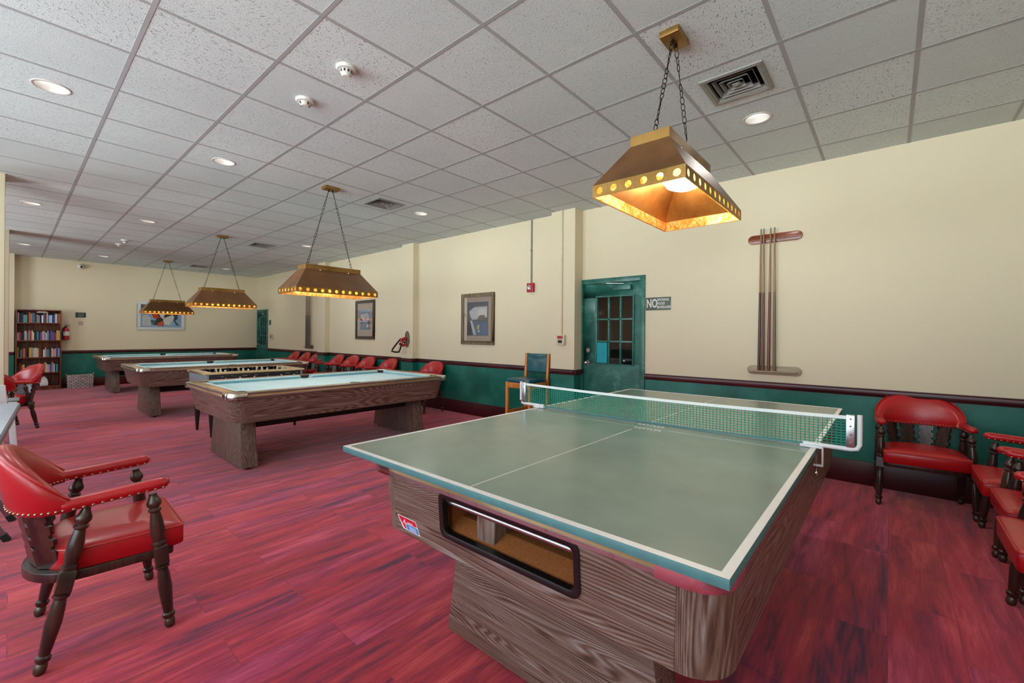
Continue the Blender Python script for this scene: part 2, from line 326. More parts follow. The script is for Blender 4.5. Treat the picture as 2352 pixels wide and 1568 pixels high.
DARK = [rgb('#2b201c'), rgb('#4d3a32'), rgb('#6f584b'), rgb('#807069'), rgb('#a4a6a8')]
M = dict(
    carpet=mat_carpet(), tile=mat_ceiling(), paper=mat_wallpaper(), green=mat_green(), door=mat_doorpaint(),
    grid=plain('ceiling_grid_paint', '#a4a9a9', .7, var=.06, scale=4),
    slab=plain('light_block_black', '#101010', .9),
    rail=wood('maroon_chair_rail', [rgb('#2e1216'), rgb('#43191d'), rgb('#552427')], 'Y', 6, 1, .32),
    base=plain('dark_red_vinyl_base', '#3e0b10', .4, var=.15, scale=3),
    walnutX=wood('grey_brown_laminate_x', DARK, 'X', 58, 1.15, .42, .72, .25), walnutY=wood('grey_brown_laminate_y', DARK, 'Y', 58, 1.15, .42, .72, .25, off=3.1),
    walnutZ=wood('grey_brown_laminate_z', DARK, 'Z', 34, 1.5, .42, .75),
    under=plain('shade_dark_brown', '#1c0f0c', .7),  # under-table shade put into the brown; the foosball legs share it
    tan=wood('tan_rail_laminate', [rgb('#93704c'), rgb('#b08a60'), rgb('#c4a47c')], 'Y', 6, 1, .22, .5, .3),
    tanX=wood('tan_rail_laminate_x', [rgb('#93704c'), rgb('#b08a60'), rgb('#c4a47c')], 'X', 6, 1, .13, .5, .6),
    chrome=plain('polished_chrome', '#d9d7d8', .14, 1., .05, 12), alu=plain('brushed_aluminium', '#b9b9bb', .3, 1., .08, 60),
    black=plain('black_plastic', '#0c0c0d', .4), leather=plain('black_pocket_leather', '#0a0a0b', .5, bump=.2),
    cloth=mat_cloth(), top=mat_tabletop(), white=plain('white_line_paint', '#dcd9d6', .4, var=.05), teal=plain('teal_edge_paint', '#47797c', .45),
    chip=plain('brown_particle_board', '#8a4f1f', .75, var=.35, scale=160, bump=.3),
    red=mat_vinyl('red_vinyl', '#a80d16', '#b9141c'), chairwood=wood('worn_dark_chair_wood', [rgb('#1b110e'), rgb('#301d17'), rgb('#4a3024')], 'Z', 4, 2, .3, .6, .3),
    nail=plain('aged_brass_nail', '#a99b7c', .3, 1., .15, 40), metalfoot=plain('worn_nickel_foot', '#5c5248', .4, .8, .2, 60),
    stoolwood=wood('honey_oak', [rgb('#a65d22'), rgb('#c27a35'), rgb('#d0914d')], 'Z', 6, 1.6, .35, .5, .2), stoolvinyl=mat_vinyl('teal_vinyl', '#0d4650', '#17606b', .3),
    bronze=mat_brass('bronze_lamp_sheet', '#5e3f22', '#7a532f', .5, .25), brass=mat_brass('gold_brass_sheet', '#84622f', '#a8844a', .42, .8), innerbrass=mat_brass('inner_brass_sheet', '#8c5a24', '#b98040', .42, .85),
    chain=plain('dark_bronze_chain', '#2a2018', .45, .9), amber=mat_amber(), bulb=mat_emit('lit_bulb_globe', (1,.93,.82), 26), can=mat_emit('lit_downlight_lens', (1,.99,.97), 4),
    offwhite=plain('white_plastic', '#dad8d2', .45, var=.05), vent=plain('grey_enamel_vent', '#85857f', .45, var=.12, scale=12), hole=plain('duct_black', '#050505', .9),
    glass=mat_glass('clear_pane'), teal_paper=plain('teal_paper', '#0f9aa5', .7), steel=plain('satin_steel', '#b5b0aa', .25, 1.),
    sign=plain('grey_green_sign', '#4e5c4e', .5), signwhite=plain('sign_letters', '#d6d6cc', .6), darksign=plain('dark_green_sign', '#0e3a34', .5),
    redplastic=plain('red_alarm_plastic', '#a81820', .35), cream=plain('cream_plastic', '#cfc3a6', .45), conduit=plain('painted_conduit', '#8b8b80', .5),
    rackred=wood('red_cue_rack', [rgb('#6a2810'), rgb('#8c421c'), rgb('#a4592e')], 'Y', 5, 1.5, .3, .5, .3), racktan=wood('bleached_cue_rack', [rgb('#8a775c'), rgb('#9d8b6e'), rgb('#ab9a80')], 'Y', 5, 1.5, .4),
    cuetip=wood('maple_shaft', [rgb('#83694a'), rgb('#9a8060'), rgb('#ab9272')], 'Z', 4, 2, .35), cuebutt=wood('mahogany_butt', [rgb('#5c2c1f'), rgb('#77402f'), rgb('#8d5642')], 'Z', 4, 2, .3), cuedark=wood('ebony_butt', [rgb('#33271e'), rgb('#493729'), rgb('#5f4a38')], 'Z', 4, 2, .3), cuegrey=wood('grey_brown_butt', [rgb('#5d5140'), rgb('#76664f'), rgb('#8a795e')], 'Z', 4, 2, .35),
    framewood=wood('weathered_picture_frame', [rgb('#4a3f2c'), rgb('#6d5e44'), rgb('#84755a')], 'Z', 6, 2, .5), framedark=wood('dark_picture_frame', [rgb('#332a22'), rgb('#4c4035'), rgb('#5d5146')], 'Z', 6, 2, .4),
    mount=plain('pinkish_mat_board', '#b3a196', .7, var=.04), framewhite=plain('white_picture_frame', '#cfcfd2', .5, var=.04), picglass=mat_glass('picture_glass', k=.45),
    shelf=wood('cherry_bookcase', [rgb('#4f2010'), rgb('#6b3119'), rgb('#85472a')], 'Z', 6, 1.4, .4), basket=mat_weave(),
    foosrim=wood('beige_rim_laminate', [rgb('#b59a6a'), rgb('#c6ad7f'), rgb('#d2bd93')], 'X', 5, 1, .4), navy=plain('navy_laminate', '#15162a', .4), greyend=plain('grey_end_board', '#7d858c', .5), pitch=plain('green_pitch', '#2d6b3f', .6),
    resin=plain('white_resin', '#d5d6d8', .4, var=.05), greymetal=plain('grey_steel_tube', '#8d9096', .35, .8), rubber=plain('black_rubber', '#0d0d0d', .7), greytop=plain('grey_table_edge', '#7f8286', .45), bluetop=plain('pale_table_top', '#b9c6d4', .3),
    backroom=plain('brown_back_room_wall', '#4a2f22', .8), stickred=plain('red_sticker', '#c81f36', .35), stickblue=plain('blue_sticker', '#2f86bd', .35), stickwhite=plain('white_sticker_edge', '#eadfe4', .4),
    net=plain('green_net_cord', '#1c8a72', .7), netband=plain('white_net_tape', '#e4e8e6', .6, var=.04), page=plain('book_paper', '#d8cfba', .8),
)

# ------------------------------------------------------------------ setting
CZ = 3.075; GX, GY, GS = -.1212, 2.931, .6096
XR, XL, XP = 5.18, 5.108, 4.985          # right wall: near section, far section, pillar faces
YF = 15.02; YB = -1.7; XW = -3.6         # far wall, back wall, window wall
m = MB(); m.box(XW-.2, 6.6, YB-.2, YF+.2, -.1, 0); struct(m.build('floor', M['carpet'], smooth=False))

CANS = [(.183,4.455,'near the left edge of the ceiling, above the captain\'s chair'), (1.403,5.065,'left of the lamp over the nearest pool table'), (3.841,.797,'beside the square vent, right of the table tennis lamp'),
        (3.841,5.065,'right of the vent behind the nearest pool table lamp'), (.183,8.72,'at the ceiling\'s left edge, level with the middle pool table'), (1.403,8.72,'left of the lamp over the middle pool table'),
        (.183,13.0,'at far left of the ceiling, nearest the bookcase'), (1.403,13.6,'nearest the far wall camera, left of the farthest lamp'), (3.841,8.72,'right of the lamp over the middle pool table'), (3.841,13.6,'near the far door, right of the farthest lamp')]
VENTS = [(3.231,.797), (3.231,5.065), (3.231,9.33), (3.231,13.6)]
def snap(x, y): return (round((x-GX)/GS-.5), round((y-GY)/GS-.5))
cells = {snap(x, y): 'can' for x, y, _ in CANS}; cells.update({snap(x, y): 'vent' for x, y in VENTS})
ctr = lambda c: (GX+(c[0]+.5)*GS, GY+(c[1]+.5)*GS)
m = MB()
i0, i1 = snap(XW, 0)[0], snap(6.5, 0)[0]; j0, j1 = snap(0, YB)[1], snap(0, YF+.2)[1]
for i in range(i0, i1+1):
    for j in range(j0, j1+1):
        cx, cy = ctr((i, j)); k = cells.get((i, j)); h = GS/2
        if k == 'can': m.holed(lambda u, v: (cx+u, cy+v, CZ), h, h, .088, 20)
        elif k == 'vent':
            g = .17; q = [(-h,-h),(h,-h),(h,h),(-h,h)]
            for a in range(4):
                b = (a+1) % 4
                m.face([(cx+q[a][0],cy+q[a][1],CZ),(cx+q[b][0],cy+q[b][1],CZ),(cx+q[b][0]/h*g,cy+q[b][1]/h*g,CZ),(cx+q[a][0]/h*g,cy+q[a][1]/h*g,CZ)])
        else: m.face([(cx-h,cy-h,CZ),(cx+h,cy-h,CZ),(cx+h,cy+h,CZ),(cx-h,cy+h,CZ)])
m.box(XW-.3, 6.7, YB-.3, YF+.3, CZ+.25, CZ+.35, 1)  # unseen slab over the tiles, added to block the world light
ceil = struct(m.build('ceiling', [M['tile'], M['slab']], smooth=False))
m = MB()
for i in range(i0, i1+2):
    x = GX+i*GS; m.box(x-.012, x+.012, YB, YF, CZ-.0016, CZ+.003)
for j in range(j0, j1+2):
    y = GY+j*GS; m.box(XW, 6.4, y-.012, y+.012, CZ-.0012, CZ+.003)
m.build('ceiling_grid', M['grid'], ceil, smooth=False)

ZR = .885   # top of chair rail
def wall_seg(m, x0, x1, y0, y1, z0=0, z1=CZ+.25):
    """a wall block: green below the chair rail, cream above"""
    if z0 < ZR-.03: m.box(x0, x1, y0, y1, z0, min(z1, ZR-.03), 1)
    if z1 > ZR-.03: m.box(x0, x1, y0, y1, max(z0, ZR-.03), z1, 0)
WM = [M['paper'], M['green']]
D1 = (2.343, 3.212, 2.10)                # door opening in the near right wall: y0, y1, top
D2 = (14.2, 15.0, 2.05)
m = MB()
wall_seg(m, XR, XR+.15, YB, D1[0]); wall_seg(m, XR, XR+.15, D1[0], D1[1], D1[2]); wall_seg(m, XR, XR+.15, D1[1], 3.3)
wall_seg(m, XL, XR+.15, 3.3, D2[0]); wall_seg(m, XL, XR+.15, D2[0], D2[1], D2[2]); wall_seg(m, XL, XR+.15, D2[1], YF+.1)
struct(m.build('wall_right', WM, smooth=False))
PIL = [(3.21,3.60), (6.80,7.16), (10.3,10.68)]
for a, b in PIL:
    m = MB(); wall_seg(m, XP, XL+.02, a, b) if a > 3.3 else wall_seg(m, XP, XR+.02, a, b)
    struct(m.build('wall_pillar', WM, smooth=False))
m = MB(); wall_seg(m, -.4, XL+.3, YF, YF+.15); wall_seg(m, XW, -.4, YF, YF+.15); struct(m.build('wall_far', WM, smooth=False))
m = MB(); wall_seg(m, -.35, .07, 14.72, YF+.01); struct(m.build('wall_far_pilaster', WM, smooth=False))
m = MB(); wall_seg(m, XW, XR+.15, YB-.15, YB); struct(m.build('wall_back', WM, smooth=False))
# window wall on the left, with five wide openings
WIN = [(-1.5,.7), (1.1,3.3), (3.7,5.9), (9.5,11.7)]
m = MB(); ys = [YB]+[v for w in WIN for v in w]+[YF]
for a, b in zip(ys[::2], ys[1::2]): wall_seg(m, XW-.15, XW, a, b)
for a, b in WIN: wall_seg(m, XW-.15, XW, a, b, 0, .75); wall_seg(m, XW-.15, XW, a, b, 2.75)
struct(m.build('wall_left', WM, smooth=False))
for k, (a, b) in enumerate(WIN):
    m = MB(); x = XW-.08
    for y in (a, (a+b)/2, b): m.box(x-.03, x+.03, y-.03, y+.03, .75, 2.75)
    for z in (.75, 1.9, 2.72): m.box(x-.03, x+.03, a, b, z, z+.04)
    w = struct(m.build('window_%d' % (k+1), M['offwhite'], smooth=False))
    m = MB(); m.box(XW-.02, XW+.1, a-.05, b+.05, .72, .76); m.build('window_sill', M['offwhite'], w, smooth=False)
# chair rails and baseboards
RAILP = [(0,-.035),(.012,-.035),(.022,-.02),(.026,0),(.022,.022),(.03,.03),(.03,.035),(0,.035)]
def rail_y(n, x, y0, y1):
    m = MB(); m.prism(RAILP, lambda u, v, w: (x-u, w, ZR-.03+v), (y0, y1)); struct(m.build('trim_%d' % n, M['rail']))
def rail_x(n, y, x0, x1, s=-1):
    m = MB(); m.prism(RAILP, lambda u, v, w: (w, y+s*u, ZR-.03+v), (x0, x1)); struct(m.build('trim_%d' % n, M['rail']))
rail_y(1, XR, YB, D1[0]-.045); rail_y(2, XP, *PIL[0]); rail_y(3, XL, PIL[0][1], PIL[1][0]); rail_y(4, XP, *PIL[1]); rail_y(5, XL, PIL[1][1], PIL[2][0]); rail_y(6, XP, *PIL[2]); rail_y(7, XL, PIL[2][1], D2[0]-.05)
rail_x(8, YF, .07, XL); rail_x(9, 14.72, -.35, .07)
for k, (a, b) in enumerate(PIL): rail_x(10+k, a, XP, XR if k == 0 else XL)
def base(nm, x0, x1, y0, y1):
    m = MB(); m.box(x0, x1, y0, y1, 0, .215); struct(m.build('baseboard_'+nm, M['base'], bevel=.004))
base('right', XR-.012, XR+.01, YB, D1[0]-.045); base('right', XL-.012, XL+.01, PIL[0][1], PIL[1][0]); base('right', XL-.012, XL+.01, PIL[1][1], PIL[2][0]); base('right', XL-.012, XL+.01, PIL[2][1], D2[0]-.05)
for a, b in PIL: base('right', XP-.012, XP+.01, a-.012, b+.012)
base('far', .07, XL, YF-.012, YF+.01); base('back', XW, XR, YB-.01, YB+.012); base('left', XW-.01, XW+.012, YB, YF)
# columns standing along the left
def column(x0, x1, y0, y1):
    m = MB(); m.box(x0, x1, y0, y1, 0, CZ+.1); struct(m.build('column', M['paper'], bevel=.01))
column(-.42, -.035, 7.3, 7.7); column(-.42, -.005, 11.3, 11.7)

# ------------------------------------------------------------------ doors
def door(n, x, y0, y1, zt, lites, depth=.05):
    """a green door in the right wall, its face towards -x, glazed above the lock rail"""
    f = MB(); w = .045
    for a, b in ((y0-.045, y0+.02), (y1-.02, y1+.012)): f.box(x-.022, x+.15, a, b, 0, zt+.045)
    f.box(x-.021, x+.15, y0+.0205, y1-.0205, zt-.02, zt+.045); f.box(x+.06, x+.075, y0, y0+.035, 0, zt); f.box(x+.06, x+.075, y1-.035, y1, 0, zt)
    fr = struct(f.build('door_%d' % n, M['door'], bevel=.003))
    a, b = y0+.022, y1-.022; ly0, ly1, lz0, lz1 = lites; lx0, lx1 = x+.02, x+.06
    m = MB(); m.box(lx0, lx1, a, b, .012, lz0); m.box(lx0, lx1, a, b, lz1, zt-.022); m.box(lx0, lx1, a, ly0, lz0, lz1); m.box(lx0, lx1, ly1, b, lz0, lz1)
    m.build('door_leaf', M['door'], fr, bevel=.002)
    m = MB(); s = .022
    for (p, q, r, t) in ((ly0-s, ly1+s, lz0-s, lz0), (ly0-s, ly1+s, lz1, lz1+s), (ly0-s, ly0, lz0, lz1), (ly1, ly1+s, lz0, lz1)): m.box(lx0-.012, lx0+.001, p, q, r, t)
    for i in (1, 2):
        y = ly0+(ly1-ly0)*i/3; z = lz0+(lz1-lz0)*i/3
        m.box(lx0-.004, lx0+.03, y-.011, y+.011, lz0, lz1); m.box(lx0-.004, lx0+.03, ly0, ly1, z-.011, z+.011)
    m.build('muntins', M['door'], fr, bevel=.002)
    m = MB(); m.box(lx0+.016, lx0+.021, ly0, ly1, lz0, lz1); m.build('window_pane', M['glass'], fr, smooth=False)
    ky = b-.075
    m = MB(); m.cyl((lx0, ky, .985), (lx0-.012, ky, .985), .033); m.cyl((lx0-.012, ky, .985), (lx0-.045, ky, .985), .013); m.ball((lx0-.062, ky, .985), .03, 16); m.build('door_knob', M['chrome'], fr)
    m = MB(); m.cyl((lx0, ky, 1.155), (lx0-.014, ky, 1.155), .03); m.cyl((lx0-.014, ky, 1.155), (lx0-.02, ky, 1.155), .018); m.build('deadbolt', M['steel'], fr)
    m = MB(); m.box(lx0-.055, lx0, a+.12, a+.36, zt-.125, zt-.06); m.build('door_closer', M['door'], fr, bevel=.004)
    m = MB(); m.bar((lx0-.05, a+.20, zt-.045), (lx0-.12, a+.42, zt-.035), .022, .008); m.bar((lx0-.12, a+.42, zt-.035), (x-.015, a+.56, zt-.028), .022, .008); m.build('closer_arm', M['steel'], fr, bevel=.001)
    # dark room behind
    m = MB(); X0, X1 = x+.15, x+1.35
    m.box(X1, X1+.05, y0-.4, y1+.4, 0, zt+.2); m.box(X0, X1, y0-.45, y0-.4, 0, zt+.2); m.box(X0, X1, y1+.4, y1+.45, 0, zt+.2); m.box(X0, X1, y0-.4, y1+.4, zt+.2, zt+.25)
    m.build('back_room', M['backroom'], fr, smooth=False)
    return fr
door(1, XR, D1[0], D1[1], D1[2]-.03, (2.475, 2.985, .985, 1.865))
door(2, XL, D2[0], D2[1], D2[2]-.03, (14.34, 14.82, .985, 1.82))
m = MB(); m.box(XR+.008, XR+.0095, 2.83, 2.98, .99, 1.262); tag(m.build('notice_sheet', M['teal_paper'], smooth=False), 'blank teal paper sheet covering the lower left pane of the glazed green door', 'paper')

# ------------------------------------------------------------------ pool tables
def pool_table(label, loc, L, W, zt, opening=False, foot=.265, fy=0, ins=(.02,.07), insy=None):
    t = thing('pool_table', label, 'pool table', loc, group='pool tables')
    hx, hy, r = L/2, W/2, .11
    z1, z0 = zt-.05, zt-.295
    inset = lambda z: ins[0]+(ins[1]-ins[0])*(z1-z)/(z1-z0)
    iy_ = insy or ins
    EX = lambda z: hx-inset(z); EY = lambda z: hy-(iy_[0]+(iy_[1]-iy_[0])*(z1-z)/(z1-z0))
    T = .03
    for s in (1, -1):   # side panels, grain along the table
        m = MB(); q = lambda z, d: (EY(z)-d)*s
        X = lambda z: EX(z)-r
        lo, hi = [[(-X(z), q(z,T), z), (X(z), q(z,T), z), (X(z), q(z,0), z), (-X(z), q(z,0), z)] for z in (z0, z1)]
        m.hexa(lo, hi); m.build('side_panel', M['walnutX'], t, smooth=False)
    for s in (1, -1):   # end panels
        m = MB(); Y = lambda z: EY(z)-r
        def slab(ya, yb, za, zb):
            lo, hi = [[((EX(z)-T)*s, A(z), z), (EX(z)*s, A(z), z), (EX(z)*s, B(z), z), ((EX(z)-T)*s, B(z), z)] for A, B in [[(f if callable(f) else (lambda z, f=f: f)) for f in (ya, yb)]] for z in (za, zb)]
            m.hexa(lo, hi)
        if opening and s == -1:
            oa, ob, oz0, oz1 = -.30, .27, zt-.215, zt-.075
            slab(lambda z: -Y(z), oa, z0, z1); slab(ob, Y, z0, z1); slab(oa, ob, z0, oz0); slab(oa, ob, oz1, z1)
        else: slab(lambda z: -Y(z), Y, z0, z1)
        ep = m.build('end_panel', M['walnutY'], t, smooth=False)
        if opening and s == -1:
            fx = lambda z: -EX(z)
            def ring(off, dx, rr):   # rounded rectangle around the opening
                pts = []
                for cy, cz, a0 in ((ob-rr+off, oz1-rr+off, 0), (oa+rr-off, oz1-rr+off, 90), (oa+rr-off, oz0+rr-off, 180), (ob-rr+off, oz0+rr-off, 270)):
                    for k in range(6):
                        a = radians(a0+k*18); yy, zz = cy+rr*cos(a), cz+rr*sin(a); pts.append((fx(zz)+dx, yy, zz))
                return pts
            m = MB(); R = [ring(.014, .002, .03), ring(.014, -.006, .03), ring(.004, -.008, .028), ring(-.006, -.004, .022), ring(-.006, .022, .022)]
            m.loft(R, caps=False); m.build('return_trim', M['black'], t)
            m = MB(); x = -EX(oz0)
            m.box(x+.02, x+.42, oa-.02, ob+.02, oz0-.02, oz0-.006); m.box(x+.40, x+.42, oa-.02, ob+.02, oz0, oz1+.02); m.box(x+.05, x+.42, oa-.03, oa-.01, oz0-.02, oz1+.02); m.box(x+.05, x+.42, ob+.01, ob+.03, oz0-.02, oz1+.02)
            m.hexa([(x+.036,oa-.01,oz0-.006), (x+.10,oa-.01,oz0-.006), (x+.10,ob+.01,oz0-.006), (x+.036,ob+.01,oz0-.006)], [(x+.036,oa-.01,oz0+.004), (x+.10,oa-.01,oz0+.03), (x+.10,ob+.01,oz0+.03), (x+.036,ob+.01,oz0+.004)])
            m.box(x+.10, x+.41, oa-.01, ob+.01, oz0-.006, oz0+.03)
            m.build('ball_tray', M['chip'], t, smooth=False)
            m = MB(); m.box(x+.04, x+.2, ob-.215, ob-.125, oz0-.002, oz1-.004); m.build('tray_block', M['walnutZ'], t, bevel=.012)
            m = MB(); zz = oz1-.03; m.cyl((fx(zz)+.03, oa, zz), (fx(zz)+.03, ob, zz), .011, 14); m.build('return_bar', M['alu'], t)
            # sticker below on the left
            st = []; P = lambda y, z, d=.0: (-EX(z)-.0008-d, y, z)
            zA, zB = zt-.225, zt-.276
            quad = [(.56, zA), (.440, zA), (.414, zB), (.524, zB+.002)]
            m = MB(); m.loft([[P(y, z, -.0005) for y, z in quad], [P(y, z) for y, z in quad]]); sk = m.build('sticker', M['stickwhite'], t, smooth=False)
            sk['label'] = 'red, white and blue maker\'s sticker'
            def lerp(u, v):
                a = quad[0][0]+(quad[1][0]-quad[0][0])*u, quad[0][1]+(quad[1][1]-quad[0][1])*u
                b = quad[3][0]+(quad[2][0]-quad[3][0])*u, quad[3][1]+(quad[2][1]-quad[3][1])*u
                return a[0]+(b[0]-a[0])*v, a[1]+(b[1]-a[1])*v
            def patch(nm, mat, uv, d):
                m = MB(); m.loft([[P(*lerp(u, v), -.0004) for u, v in uv], [P(*lerp(u, v), d) for u, v in uv]]); m.build(nm, mat, sk, smooth=False)
            patch('red_field', M['stickred'], [(.03,.05),(.97,.05),(.97,.44),(.3,.44),(.22,.93),(.12,.93)], .0004)
            patch('blue_field', M['stickblue'], [(.33,.50),(.97,.50),(.97,.94),(.26,.94)], .0004)
            for v in (.62, .72, .82): patch('print_line', M['stickwhite'], [(.45,v),(.85,v),(.85,v+.035),(.45,v+.035)], .0006)
            o = P(*lerp(.26, .36), .0008)
            text_part('letter', 'A', .034, M['stickwhite'], sk, frame3(o, (0,-1,.02), (0,0,1)), .7, ext=.0002, shear=.5)
            text_part('letters', 'merican', .0125, M['stickwhite'], sk, frame3(P(*lerp(.62, .33), .0008), (0,-1,.02), (0,0,1)), .9, ext=.0002)
    for sx in (1, -1):
        for sy in (1, -1):   # rounded corner posts, grain upright
            m = MB(); rings = []
            for z in (z0, z1):
                o, i_ = [], []
                cx, cy = EX(z)-r, EY(z)-r
                for k in range(9):
                    a = pi/2*k/8; o.append(((cx+r*cos(a))*sx, (cy+r*sin(a))*sy, z)); i_.append(((cx+(r-T)*cos(a))*sx, (cy+(r-T)*sin(a))*sy, z))
                e0, e1 = (EX(z)*sx, (cy-.002)*sy, z), ((cx-.002)*sx, EY(z)*sy, z)
                f0, f1 = ((EX(z)-T)*sx, (cy-.002)*sy, z), ((cx-.002)*sx, (EY(z)-T)*sy, z)
                rings.append([e0]+o+[e1, f1]+i_[::-1]+[f0])
            m.loft(rings); m.build('corner_post', M['walnutZ'], t)
    m = MB(); m.box(-hx+.13, hx-.13, -hy+.13, hy-.13, z0+.015, z0+.03); m.build('cabinet_floor', M['under'], t, smooth=False)
    m = MB(); m.box(-hx+.25, hx-.25, -.28, .28, z0-.13, z0+.02); m.build('support_beam', M['under'], t, smooth=False)
    rw = .125
    if not opening:
        m = MB(); m.box(-hx+.1, hx-.1, -hy+.1, hy-.1, zt-.055, zt-.04); m.build('bed', M['cloth'], t, smooth=False)
        # cushions
        def cushion(p, q, n):
            p, q, n = Vector(p), Vector(q), Vector(n); d = (q-p).normalized()
            sec = [(0, zt-.045), (.022, zt-.045), (.05, zt-.011), (.048, zt-.006), (0, zt-.001)]
            rg = []
            for e, s in ((p, 1), (q, -1)):
                rg.append([e+n*u+d*s*(u*.8)+Vector((0,0,z)) for u, z in sec])
            m = MB(); m.loft(rg); m.build('cushion', M['cloth'], t)
        ix, iy, g = hx-rw, hy-rw, .075
        for s in (1, -1):
            cushion((-ix+g, s*iy, 0), (-.055, s*iy, 0), (0,-s,0)); cushion((.055, s*iy, 0), (ix-g, s*iy, 0), (0,-s,0))
            cushion((s*ix, -iy+g, 0), (s*ix, iy-g, 0), (-s,0,0))
        for px, py, rr in [(sx*(ix+.005), sy*(iy+.005), .058) for sx in (1,-1) for sy in (1,-1)]+[(0, sy*(iy+.028), .052) for sy in (1,-1)]:
            m = MB(); n = 18; z = zt+.0015
            m.loft([[(px+k*cos(2*pi*i/n), py+k*sin(2*pi*i/n), zz) for i in range(n)] for k, zz in ((rr+.008, zt-.02), (rr+.008, z), (rr, z), (rr*.97, zt-.04), (rr*.3, zt-.042))], caps=True)
            m.build('pocket', M['leather'], t)
    for s in (1, -1):
        m = MB(); m.box(-hx+.1, hx-.1, s*hy-(rw if s > 0 else 0), s*hy+(rw if s < 0 else 0), zt-.04, zt-.0005); m.build('top_rail', M['tanX'], t, bevel=.004)
        m = MB(); m.box(s*hx-(rw if s > 0 else 0), s*hx+(rw if s < 0 else 0), -hy+.1, hy-.1, zt-.04, zt-.001); m.build('top_rail', M['tan'], t, bevel=.004)
        for ax in (0, 1):
            m = MB()
            for zc, hh, o in ((zt-.008, .009, .004), (zt-.043, .006, .006), (zt-.026, .008, -.003)):
                a, b = (hy, hx-.1) if ax == 0 else (hx, hy-.1)
                y0, y1 = sorted((s*(a+o), s*(a-.02)))
                mi = 1 if o < 0 else 0
                m.box(-b, b, y0, y1, zc-hh, zc+hh, mi) if ax == 0 else m.box(y0, y1, -b, b, zc-hh, zc+hh, mi)
            m.build('rail_trim', [M['alu'], M['black']], t, smooth=False)
    for sx in (1, -1):
        for sy in (1, -1):
            m = MB(); rings = []
            for z, d in ((zt-.062, -.004), (zt-.055, .008), (zt-.012, .010), (zt+.002, .004), (zt+.004, -.012)):
                o = []
                R = .075
                for k in range(9):
                    a = pi/2*k/8; o.append(((hx-R+(R+d)*cos(a))*sx, (hy-R+(R+d)*sin(a))*sy, z))
                rings.append([((hx+d)*sx, (hy-.15)*sy, z)]+o+[((hx-.15)*sx, (hy+d)*sy, z), ((hx-.15)*sx, (hy-.05)*sy, z), ((hx-.05)*sx, (hy-.15)*sy, z)])
            m.loft(rings); m.build('corner_cap', M['chrome'], t)
    for s in (1, -1):   # slab feet
        m = MB(); xc, th = s*(hx-foot), .075; za, zb = .03, z0+.01
        m.hexa([(xc-th,fy-.5,za),(xc+th,fy-.5,za),(xc+th,fy+.5,za),(xc-th,fy+.5,za)], [(xc-th+.01,fy-.43,zb),(xc+th-.01,fy-.43,zb),(xc+th-.01,fy+.43,zb),(xc-th+.01,fy+.43,zb)])
        f = m.build('pedestal', [M['walnutZ'] if not opening else M['walnutY']], t, bevel=.003)
        for y in (fy-.45, fy+.45):
            m = MB(); m.lathe([(0,.028),(.25,.03),(.45,.014),(1,.012)], (xc,y,0), (xc,y,.04), 12); m.build('leveling_foot', M['chrome'], f)
    return t
T1 = pool_table('brown laminate pool table nearest, pale blue cloth, in front of the foosball table', (2.59, 5.27, 0), 2.58, 1.52, .80)
dup(T1, (2.55, 9.3, 0), None, 'brown laminate pool table in the middle of the row, behind the foosball table')
dup(T1, (2.56, 13.32, 0), None, 'brown laminate pool table farthest away, beside the woven basket and far wall')
pool_table('pool table with open ball return and sticker under the green table tennis top', (2.30, .957, 0), 2.60, 1.385, .853, True, .385, .05, (.03,.05), (0.,.012))
m = MB(); m.box(-.03,.03,-.012,.012,0,.02); tag(m.build('chalk_block', M['redplastic'], bevel=.004, loc=(3.42, 13.98, .80)), 'small red chalk block on the back rail of the farthest pool table', 'chalk')

# ------------------------------------------------------------------ table tennis top and net
TZ = .883; TX0, TX1, TY0, TY1 = .935, 3.665, .236, 1.761
tt = thing('table_tennis_table', 'large grey green table tennis top with white lines laid over a pool table', 'table tennis table', ((TX0+TX1)/2, (TY0+TY1)/2, TZ-.024))
hx, hy = (TX1-TX0)/2, (TY1-TY0)/2
for s in (-1, 1):
    m = MB(); a, b = sorted((s*.004, s*hx)); m.box(a, b, -hy, hy, 0, .023)
    half = m.build('half_board', M['teal'], tt, bevel=.002)
    m = MB(); m.box(a+.0005, b-.0005, -hy+.0005, hy-.0005, .0225, .0236); m.build('playing_surface', M['top'], half, smooth=False)
    m = MB(); z0, z1 = .0236, .0242; e0, e1 = (-hx, -.006) if s < 0 else (.006, hx)
    w = .022
    for y in (-hy, hy-w): m.box(e0+.0008, e1-.0008, y+.0008, y+w-.0008, z0, z1)
    xe = e0 if s < 0 else e1-w
    m.box(xe+.0008, xe+w-.0008, -hy+w-.0008, hy-w+.0008, z0, z1)
    c0, c1 = (-hx, -.205) if s < 0 else (.02, hx); m.box(c0+(w if s < 0 else 0), c1-(w if s > 0 else 0), -.0018, .0018, z0, z1)
    m.build('line_marking', M['white'], half, smooth=False)
    m = MB(); x0, x1 = (-.116, -.098) if s < 0 else (.004, .012); m.box(x0, x1, -hy+w, hy-w, .0236, .0240); m.build('grey_strip', M['alu'], half, smooth=False)  # grey strip: ahead of the net on one half, mid-table on the other
    if s < 0:
        for tx, ty in ((-.155, -.062), (-.058, -.04)): text_part('maker_lettering', 'KETTLER', .040, M['white'], half, frame3((tx, ty, .0244), (0,-1,0), (1,0,0)), .92, ext=.0002)
